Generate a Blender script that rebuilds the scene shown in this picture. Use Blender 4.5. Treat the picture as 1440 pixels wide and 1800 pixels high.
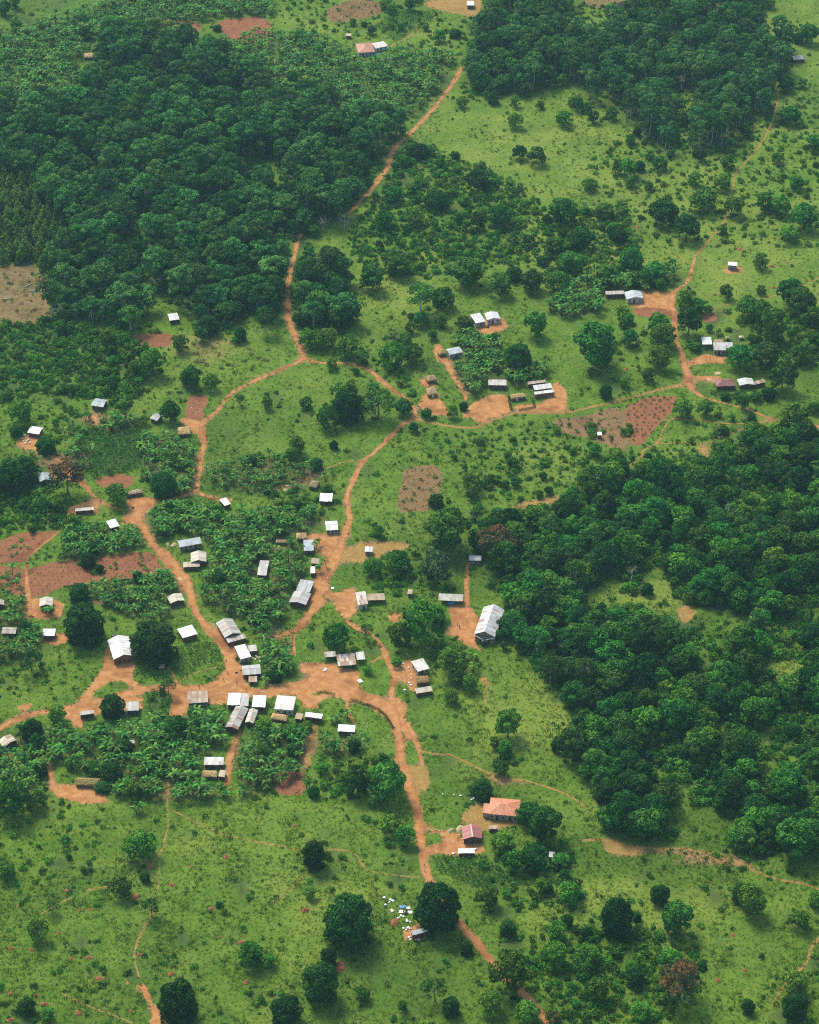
import bpy, bmesh, math, random
import numpy as np
from mathutils import Vector, Matrix

# ------------------------------------------------------------------ camera, sky, sun, exposure
scene = bpy.context.scene
for o in list(bpy.data.objects):
    bpy.data.objects.remove(o)
COL = scene.collection
W_PX, H_PX = 1440.0, 1800.0
DEP = math.radians(36.0)            # how far the lens looks below the horizon
CAM_H = 650.0
CAM = np.array([0.0, -CAM_H / math.tan(DEP), CAM_H])
FPX = 4423.0                        # focal length in photograph pixels
cam = bpy.data.cameras.new('camera')
cam.sensor_fit = 'VERTICAL'
cam.sensor_height = 24.0
cam.lens = 24.0 * FPX / H_PX
cam.clip_start = 1.0
cam.clip_end = 20000.0
cam_ob = bpy.data.objects.new('camera', cam)
COL.objects.link(cam_ob)
cam_ob.location = CAM
cam_ob.rotation_euler = (math.pi / 2 - DEP, 0, 0)
scene.camera = cam_ob

SUN_ELEV = math.radians(53.0)
SUN_AZ = math.radians(-32.0)        # seen from above, measured from +Y towards +X
world = bpy.data.worlds.new('World')
scene.world = world
world.use_nodes = True
wn = world.node_tree.nodes
sky = wn.new('ShaderNodeTexSky')
sky.sky_type = 'NISHITA'
sky.sun_disc = False
sky.sun_elevation = SUN_ELEV
sky.sun_rotation = SUN_AZ
sky.dust_density = 2.0
sky.air_density = 1.0
sky.ozone_density = 1.0
wn['Background'].inputs['Strength'].default_value = 0.088
world.node_tree.links.new(sky.outputs[0], wn['Background'].inputs['Color'])
sun = bpy.data.lights.new('sun', 'SUN')
sun.energy = 1.5
sun.angle = math.radians(18.0)
sun.color = (1.0, 0.90, 0.72)
sun_ob = bpy.data.objects.new('sun', sun)
COL.objects.link(sun_ob)
sd = Vector((math.sin(SUN_AZ) * math.cos(SUN_ELEV), math.cos(SUN_AZ) * math.cos(SUN_ELEV), math.sin(SUN_ELEV)))
sun_ob.rotation_euler = sd.to_track_quat('Z', 'Y').to_euler()
sun_ob.location = (0, 0, 900)
vs = scene.view_settings
scene.display_settings.display_device = 'sRGB'
vs.view_transform = 'Standard'
vs.look = 'None'
vs.exposure = 1.48
vs.gamma = 1.0
vs.use_curve_mapping = False
scene.cycles.max_bounces = 5
scene.cycles.diffuse_bounces = 3
scene.cycles.glossy_bounces = 2
scene.cycles.transmission_bounces = 3
scene.cycles.transparent_max_bounces = 6
scene.cycles.volume_bounces = 0
scene.cycles.use_denoising = False
scene.cycles.filter_width = 1.15

# ------------------------------------------------------------------ photo pixel <-> place
FWD = np.array([0, math.cos(DEP), -math.sin(DEP)])
UPV = np.array([0, math.sin(DEP), math.cos(DEP)])

def ground(px, py, z=0.0):
    d = FWD * FPX + UPV * (900.0 - py)
    d = np.array([px - 720.0, d[1], d[2]])
    t = (z - CAM_H) / d[2]
    p = CAM + d * t
    return np.array([p[0], p[1], z])

def ground_many(P):
    P = np.asarray(P, float)
    dy = FWD[1] * FPX + UPV[1] * (900.0 - P[:, 1])
    dz = FWD[2] * FPX + UPV[2] * (900.0 - P[:, 1])
    t = -CAM_H / dz
    return np.stack([(P[:, 0] - 720.0) * t, CAM[1] + dy * t], 1)

def px_scale(py):
    dz = FWD[2] * FPX + UPV[2] * (900.0 - py)
    return -dz / CAM_H                     # pixels per metre across

def to_px(X, Y, Z=0.0):
    X = np.asarray(X, float); Y = np.asarray(Y, float) - CAM[1]; Z = np.asarray(Z, float) - CAM_H
    dep = Y * FWD[1] + Z * FWD[2]
    up = Y * UPV[1] + Z * UPV[2]
    return 720.0 + FPX * X / dep, 900.0 - FPX * up / dep

def T(x0, y0, k):
    """coordinates read in an enlargement of the photograph -> photograph pixels"""
    return lambda *pts: [(x0 + p[0] / k, y0 + p[1] / k) + tuple(p[2:]) for p in pts]

rng = np.random.default_rng(7)
random.seed(7)

# ------------------------------------------------------------------ small helpers
def link(o, parent=None):
    COL.objects.link(o)
    if parent is not None:
        o.parent = parent
    return o

def props(o, label=None, cat=None, group=None, kind=None):
    if label: o['label'] = label
    if cat: o['category'] = cat
    if group: o['group'] = group
    if kind: o['kind'] = kind
    return o

def empty(name, loc, rz=0.0, scale=1.0):
    o = bpy.data.objects.new(name, None)
    o.empty_display_size = 0.5
    o.location = loc
    o.rotation_euler = (0, 0, rz)
    o.scale = (scale,) * 3 if not isinstance(scale, tuple) else scale
    return link(o)

def mesh_of(name, verts, faces, mats, midx=None, attrs=None, smooth=False):
    me = bpy.data.meshes.new(name)
    me.from_pydata([tuple(map(float, v)) for v in verts], [], [tuple(map(int, f)) for f in faces])
    for m in (mats if isinstance(mats, (list, tuple)) else [mats]):
        me.materials.append(m)
    if midx is not None:
        me.polygons.foreach_set('material_index', np.asarray(midx, np.int32))
    for k, v in (attrs or {}).items():
        a = me.attributes.new(k, 'FLOAT', 'FACE')
        a.data.foreach_set('value', np.asarray(v, np.float32))
    if smooth:
        me.polygons.foreach_set('use_smooth', np.ones(len(me.polygons), bool))
    me.update()
    return me

class MB:
    """collects shapes for ONE mesh"""
    def __init__(self):
        self.v = []; self.f = []; self.m = []; self.t = []
    def add(self, verts, faces, m=0, t=0.5):
        b = len(self.v)
        self.v += [tuple(p) for p in verts]
        self.f += [tuple(i + b for i in f) for f in faces]
        self.m += [m] * len(faces)
        self.t += ([t] * len(faces)) if not hasattr(t, '__len__') else list(t)
        return self
    def box(self, x0, x1, y0, y1, z0, z1, m=0, t=0.5):
        v = [(x, y, z) for z in (z0, z1) for y in (y0, y1) for x in (x0, x1)]
        return self.add(v, [(0, 2, 3, 1), (4, 5, 7, 6), (0, 1, 5, 4), (2, 6, 7, 3), (0, 4, 6, 2), (1, 3, 7, 5)], m, t)
    def prism(self, poly, z0, z1, m=0, t=0.5):
        n = len(poly)
        v = [(x, y, z0) for x, y in poly] + [(x, y, z1) for x, y in poly]
        f = [tuple(range(n - 1, -1, -1)), tuple(range(n, 2 * n))] + [(i, (i + 1) % n, n + (i + 1) % n, n + i) for i in range(n)]
        return self.add(v, f, m, t)
    def tube(self, pts, rad, sides=6, m=0, t=0.5, cap=True):
        pts = [Vector(p) for p in pts]
        vs_, fs_ = [], []
        for i, p in enumerate(pts):
            d = (pts[min(i + 1, len(pts) - 1)] - pts[max(i - 1, 0)]).normalized()
            a = d.cross(Vector((0.31, 0.95, 0.1)) if abs(d.z) > .5 else Vector((0, 0, 1))).normalized()
            b = d.cross(a)
            for k in range(sides):
                an = 2 * math.pi * k / sides
                vs_.append(p + (a * math.cos(an) + b * math.sin(an)) * rad[i])
        for i in range(len(pts) - 1):
            for k in range(sides):
                fs_.append((i * sides + k, i * sides + (k + 1) % sides, (i + 1) * sides + (k + 1) % sides, (i + 1) * sides + k))
        if cap:
            fs_.append(tuple(range((len(pts) - 1) * sides, len(pts) * sides)))
            fs_.append(tuple(range(sides - 1, -1, -1)))
        return self.add(vs_, fs_, m, t)
    def mesh(self, name, mats, smooth=False):
        return mesh_of(name, self.v, self.f, mats, self.m, {'tint': self.t}, smooth)
    def build(self, name, mats, parent=None, smooth=False):
        return link(bpy.data.objects.new(name, self.mesh(name, mats, smooth)), parent)

# ------------------------------------------------------------------ materials
def nodes_of(name):
    m = bpy.data.materials.new(name)
    m.use_nodes = True
    nt = m.node_tree
    return m, nt, nt.nodes, nt.links, nt.nodes['Principled BSDF']

def N(nt, typ, **kw):
    n = nt.nodes.new(typ)
    for k, v in kw.items():
        if k in n.inputs.keys():
            n.inputs[k].default_value = v
        else:
            setattr(n, k, v)
    return n

def noise(nt, vec, scale, detail=3, rough=0.6):
    n = N(nt, 'ShaderNodeTexNoise', Scale=scale, Detail=detail, Roughness=rough)
    nt.links.new(vec, n.inputs['Vector'])
    return n.outputs['Fac']

def rampf(nt, fac, lo, hi, a=0.0, b=1.0):
    n = N(nt, 'ShaderNodeMapRange')
    n.interpolation_type = 'SMOOTHSTEP'
    nt.links.new(fac, n.inputs['Value'])
    n.inputs['From Min'].default_value = lo; n.inputs['From Max'].default_value = hi
    n.inputs['To Min'].default_value = a; n.inputs['To Max'].default_value = b
    return n.outputs['Result']

def mixc(nt, fac, a, b, mode='MIX'):
    n = N(nt, 'ShaderNodeMix', data_type='RGBA', blend_type=mode)
    for s, v in ((n.inputs[0], fac), (n.inputs[6], a), (n.inputs[7], b)):
        if isinstance(v, (int, float)): s.default_value = v
        elif isinstance(v, tuple): s.default_value = v if len(v) == 4 else v + (1,)
        else: nt.links.new(v, s)
    return n.outputs[2]

def math_(nt, op, a, b):
    n = N(nt, 'ShaderNodeMath', operation=op)
    for s, v in ((n.inputs[0], a), (n.inputs[1], b)):
        if isinstance(v, (int, float)): s.default_value = v
        else: nt.links.new(v, s)
    return n.outputs[0]

def attr(nt, name):
    n = N(nt, 'ShaderNodeAttribute', attribute_name=name)
    return n

def bump(nt, bsdf, h, strength, dist):
    n = N(nt, 'ShaderNodeBump', Strength=strength, Distance=dist)
    nt.links.new(h, n.inputs['Height'])
    nt.links.new(n.outputs[0], bsdf.inputs['Normal'])

def leaf_material(name, dark, light, hue=0.025, val=0.3, trans=0.22, rough=0.55, alt=None, altlo=0.55):
    m, nt, ns, L, b = nodes_of(name)
    t = attr(nt, 'tint').outputs['Fac']
    c = mixc(nt, rampf(nt, t, 0.1, 0.9), dark, light)
    if alt:
        c = mixc(nt, rampf(nt, t, altlo, altlo + .25), c, alt)
    oi = N(nt, 'ShaderNodeObjectInfo')
    hs = N(nt, 'ShaderNodeHueSaturation')
    r = oi.outputs['Random']
    L.new(rampf(nt, r, 0, 1, 0.5 - hue, 0.5 + hue), hs.inputs['Hue'])
    r2 = math_(nt, 'FRACT', math_(nt, 'MULTIPLY', r, 7.31), 0.0)
    L.new(rampf(nt, r2, 0, 1, 1 - val, 1 + val), hs.inputs['Value'])
    L.new(c, hs.inputs['Color'])
    L.new(hs.outputs[0], b.inputs['Base Color'])
    b.inputs['Roughness'].default_value = rough
    b.inputs['Specular IOR Level'].default_value = 0.04
    tr = N(nt, 'ShaderNodeBsdfTranslucent')
    L.new(hs.outputs[0], tr.inputs['Color'])
    mx = N(nt, 'ShaderNodeMixShader')
    mx.inputs[0].default_value = trans
    L.new(b.outputs[0], mx.inputs[1]); L.new(tr.outputs[0], mx.inputs[2])
    L.new(mx.outputs[0], ns['Material Output'].inputs['Surface'])
    return m

def plain(name, col, rough=0.8, var=0.25, scale=1.5, spec=0.2, metallic=0.0, use_obj=False):
    m, nt, ns, L, b = nodes_of(name)
    tc = N(nt, 'ShaderNodeTexCoord')
    v = tc.outputs['Object']
    if use_obj:
        oi = N(nt, 'ShaderNodeObjectInfo'); base = oi.outputs['Color']
    else:
        base = col
    f = rampf(nt, noise(nt, v, scale, 5, .7), .3, .7)
    dk = mixc(nt, 1.0, base, (1 - var, 1 - var * 1.05, 1 - var * 1.1), 'MULTIPLY')
    L.new(mixc(nt, f, dk, base), b.inputs['Base Color'])
    b.inputs['Roughness'].default_value = rough
    b.inputs['Specular IOR Level'].default_value = spec
    b.inputs['Metallic'].default_value = metallic
    bump(nt, b, noise(nt, v, scale * 5, 4, .7), .35, .05)
    return m

M = {}
M['forest'] = leaf_material('leaf_forest', (0.012, 0.068, 0.018), (0.085, 0.240, 0.038), hue=.018, val=.40)
M['plantation'] = leaf_material('leaf_plantation', (0.014, 0.075, 0.020), (0.100, 0.250, 0.042), hue=.018, val=.33)
M['broad'] = leaf_material('leaf_broad', (0.010, 0.062, 0.010), (0.066, 0.215, 0.022), hue=.022, val=.42)
M['mango'] = leaf_material('leaf_mango', (0.008, 0.050, 0.010), (0.036, 0.128, 0.017), hue=.012, val=.28)
M['light'] = leaf_material('leaf_light', (0.024, 0.110, 0.010), (0.115, 0.275, 0.024), hue=.022, val=.35)
M['flower'] = leaf_material('leaf_flowering', (0.02, 0.06, 0.025), (0.04, 0.10, 0.03), alt=(0.20, 0.10, 0.035), altlo=.42)
M['pale_flower'] = leaf_material('leaf_pale_tips', (0.02, 0.07, 0.03), (0.05, 0.14, 0.05), alt=(0.26, 0.34, 0.17), altlo=.62)
M['conifer'] = leaf_material('leaf_conifer', (0.04, 0.115, 0.02), (0.18, 0.290, 0.04), hue=.015)
M['shrub'] = leaf_material('leaf_shrub', (0.017, 0.088, 0.010), (0.080, 0.225, 0.021), hue=.024, val=.38)
M['dry'] = leaf_material('leaf_dry', (0.06, 0.045, 0.035), (0.15, 0.10, 0.07), trans=.1)
M['banana'] = leaf_material('leaf_banana', (0.016, 0.085, 0.013), (0.140, 0.320, 0.050), hue=.025, val=.35, trans=.25, rough=.5)
M['crop'] = leaf_material('leaf_crop', (0.025, 0.125, 0.020), (0.075, 0.220, 0.038), val=.25)
M['grass'] = leaf_material('blade_grass', (0.084, 0.165, 0.012), (0.165, 0.255, 0.028), hue=.022, val=.25, trans=.3)
M['bark'] = plain('bark', (0.20, 0.17, 0.13), .9, .4, 3)
M['bark_pale'] = plain('bark_pale', (0.50, 0.47, 0.40), .85, .3, 3)
M['stem'] = plain('banana_stem', (0.14, 0.15, 0.06), .7, .4, 3)
M['thatch'] = plain('thatch', (0.34, 0.26, 0.15), .95, .5, 2.2, use_obj=True)
M['wall'] = plain('earth_wall', (0.3, 0.2, 0.1), .92, .35, .9, use_obj=True)
M['wood'] = plain('wood', (0.09, 0.06, 0.04), .85, .4, 3)
M['dark'] = plain('dark_opening', (0.018, 0.016, 0.015), .9, .3, 2)
M['mound'] = plain('mound_earth', (0.34, 0.13, 0.06), .95, .4, 1.5)
M['cloth'] = plain('cloth', (0.8, 0.8, 0.8), .9, .12, 2, use_obj=True)
M['straw'] = plain('straw', (0.52, 0.42, 0.24), .95, .35, 3)
M['skin'] = plain('skin', (0.06, 0.035, 0.025), .6, .1, 4)
M['plastic'] = plain('tank_plastic', (0.03, 0.05, 0.07), .45, .1, 2, spec=.5, use_obj=True)

def roof_material():
    m, nt, ns, L, b = nodes_of('corrugated_iron')
    oi = N(nt, 'ShaderNodeObjectInfo')
    uv = N(nt, 'ShaderNodeUVMap')
    t = attr(nt, 'tint').outputs['Fac']
    base = oi.outputs['Color']
    rust = oi.outputs['Alpha']
    mp = N(nt, 'ShaderNodeMapping'); mp.inputs['Scale'].default_value = (3.2, .35, 1)
    L.new(uv.outputs[0], mp.inputs['Vector'])
    st = noise(nt, mp.outputs[0], 1.0, 5, .65)
    blot = noise(nt, uv.outputs[0], .55, 4, .6)
    c = mixc(nt, rampf(nt, t, 0.2, 1), mixc(nt, 1.0, base, (.66, .66, .66), 'MULTIPLY'), base)
    c = mixc(nt, rampf(nt, st, .45, .75, 0, .4), c, (.24, .225, .20))
    rr = math_(nt, 'ADD', math_(nt, 'MULTIPLY', st, .55), math_(nt, 'MULTIPLY', blot, .55))
    sel = attr(nt, 'rust').outputs['Fac']
    rr = math_(nt, 'ADD', rr, math_(nt, 'MULTIPLY', sel, .5))
    thr = math_(nt, 'SUBTRACT', 1.12, math_(nt, 'MULTIPLY', rust, .62))
    f = math_(nt, 'MULTIPLY', math_(nt, 'SUBTRACT', rr, thr), 5.0)
    fc = N(nt, 'ShaderNodeClamp'); L.new(f, fc.inputs['Value'])
    rc = mixc(nt, rampf(nt, blot, .35, .65), (.19, .10, .055), (.36, .23, .14))
    L.new(mixc(nt, fc.outputs[0], c, rc), b.inputs['Base Color'])
    b.inputs['Roughness'].default_value = .5
    b.inputs['Specular IOR Level'].default_value = .4
    wv = N(nt, 'ShaderNodeTexWave', Scale=4.5); wv.bands_direction = 'X'
    L.new(uv.outputs[0], wv.inputs['Vector'])
    bump(nt, b, wv.outputs['Fac'], .4, .02)
    return m
M['roof'] = roof_material()

def soil_color(nt, v, a=(.35, .152, .050), b_=(.48, .258, .102), c=(.20, .080, .029)):
    big = noise(nt, v, .07, 3, .55)
    mid = noise(nt, v, .32, 5, .7)
    fine = noise(nt, v, 2.2, 3, .7)
    col = mixc(nt, rampf(nt, mid, .35, .68), a, b_)
    col = mixc(nt, rampf(nt, big, .48, .70, 0, .8), col, c)
    col = mixc(nt, rampf(nt, fine, .52, .74, 0, .6), col, c)
    return col, fine, mid

def soil_material(name, *cols, grass=0.0, rows=None, edge=.5):
    m, nt, ns, L, b = nodes_of(name)
    g = N(nt, 'ShaderNodeNewGeometry')
    v = g.outputs['Position']
    col, fine, mid = soil_color(nt, v, *cols)
    h = fine
    if rows:
        mp = N(nt, 'ShaderNodeMapping'); mp.inputs['Rotation'].default_value = (0, 0, rows)
        L.new(v, mp.inputs['Vector'])
        wv = N(nt, 'ShaderNodeTexWave', Scale=.42, Distortion=2.0); wv.bands_direction = 'X'
        wv.inputs['Detail Scale'].default_value = .6
        L.new(mp.outputs[0], wv.inputs['Vector'])
        col = mixc(nt, rampf(nt, wv.outputs['Fac'], .1, .7, .45, 0), col, (.15, .065, .035))
        h = math_(nt, 'ADD', fine, wv.outputs['Fac'])
    if grass:
        gf = noise(nt, v, 1.5, 6, .8)
        gc = mixc(nt, rampf(nt, noise(nt, v, .25, 2), .3, .7), (.07, .13, .018), (.125, .18, .032))
        lo = .75 - grass * .4
        col = mixc(nt, rampf(nt, gf, lo - .04, lo + .14, 0, .85), col, gc)
    ed = math_(nt, 'ADD', attr(nt, 'edge').outputs['Fac'], math_(nt, 'MULTIPLY', math_(nt, 'SUBTRACT', mid, .5), 1.3))
    col = mixc(nt, rampf(nt, ed, .45, 1.05, 0, edge), col, cols[2] if cols else (.23, .095, .040))
    L.new(col, b.inputs['Base Color'])
    b.inputs['Roughness'].default_value = .95
    b.inputs['Specular IOR Level'].default_value = .1
    bump(nt, b, h, .5, .12)
    return m
M['soil'] = soil_material('packed_soil')
M['track'] = soil_material('trodden_soil', (.36, .165, .06), (.46, .24, .09), (.24, .11, .04), grass=.72, edge=.12)
M['trail'] = soil_material('faint_trail', (.28, .16, .055), (.42, .245, .095), (.20, .12, .04), grass=.72, edge=0.0)
M['field'] = soil_material('tilled_soil', (.22, .090, .042), (.31, .135, .062), (.13, .055, .030), grass=.16, rows=.4)
M['field_dry'] = soil_material('stubble_soil', (.20, .12, .055), (.27, .17, .08), (.11, .07, .035), grass=.5, rows=1.2)
M['clearing'] = soil_material('cleared_soil', (.16, .085, .042), (.26, .17, .095), (.10, .052, .028), grass=.66)

def ground_material():
    m, nt, ns, L, b = nodes_of('meadow')
    g = N(nt, 'ShaderNodeNewGeometry')
    v = g.outputs['Position']
    dry = attr(nt, 'dry').outputs['Fac']; lush = attr(nt, 'lush').outputs['Fac']
    bare = attr(nt, 'bare').outputs['Fac']; leaf_litter = attr(nt, 'floor').outputs['Fac']
    n0 = noise(nt, v, .012, 3, .55); n1 = noise(nt, v, .035, 4, .6); n2 = noise(nt, v, .13, 4, .65); n3 = noise(nt, v, .7, 4, .7); n4 = noise(nt, v, 2.6, 3, .75)
    c = mixc(nt, rampf(nt, n2, .35, .65), (.072, .150, .012), (.112, .198, .020))
    c = mixc(nt, rampf(nt, n0, .48, .64, 0, .75), c, (.055, .115, .013))
    yel = math_(nt, 'ADD', rampf(nt, n1, .42, .68, 0, .5), dry)
    c = mixc(nt, rampf(nt, yel, .15, 1.1), c, (.175, .238, .034))
    c = mixc(nt, rampf(nt, math_(nt, 'ADD', n3, math_(nt, 'MULTIPLY', lush, .35)), .56, .80, 0, .45), c, (.042, .110, .012))
    c = mixc(nt, rampf(nt, n4, .6, .8, 0, .3), c, (.16, .235, .04))
    bf = math_(nt, 'ADD', math_(nt, 'MULTIPLY', bare, .55), math_(nt, 'ADD', math_(nt, 'MULTIPLY', n3, .5), math_(nt, 'MULTIPLY', n2, .35)))
    c = mixc(nt, rampf(nt, bf, .68, .86, 0, .9), c, (.30, .165, .085))
    c = mixc(nt, leaf_litter, c, mixc(nt, rampf(nt, n3, .4, .6), (.020, .055, .016), (.06, .06, .03)))  # floor mask mixes in the darker colour of leaf litter
    L.new(c, b.inputs['Base Color'])
    b.inputs['Roughness'].default_value = .9
    b.inputs['Specular IOR Level'].default_value = .12
    bump(nt, b, math_(nt, 'ADD', n3, math_(nt, 'MULTIPLY', n4, .6)), .6, .5)
    return m
M['ground'] = ground_material()
# ------------------------------------------------------------------ layout read from the photograph
t00, t10, t20 = T(0, 0, 3), T(480, 0, 3), T(960, 0, 3)
t01, t11, t21 = T(0, 450, 3), T(480, 450, 3), T(960, 450, 3)
t02, t12, t22 = T(0, 900, 3), T(480, 900, 3), T(960, 900, 3)
t03, t13, t23 = T(0, 1350, 3), T(480, 1350, 3), T(960, 1350, 3)
tp = T(0, 0, 1)

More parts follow.
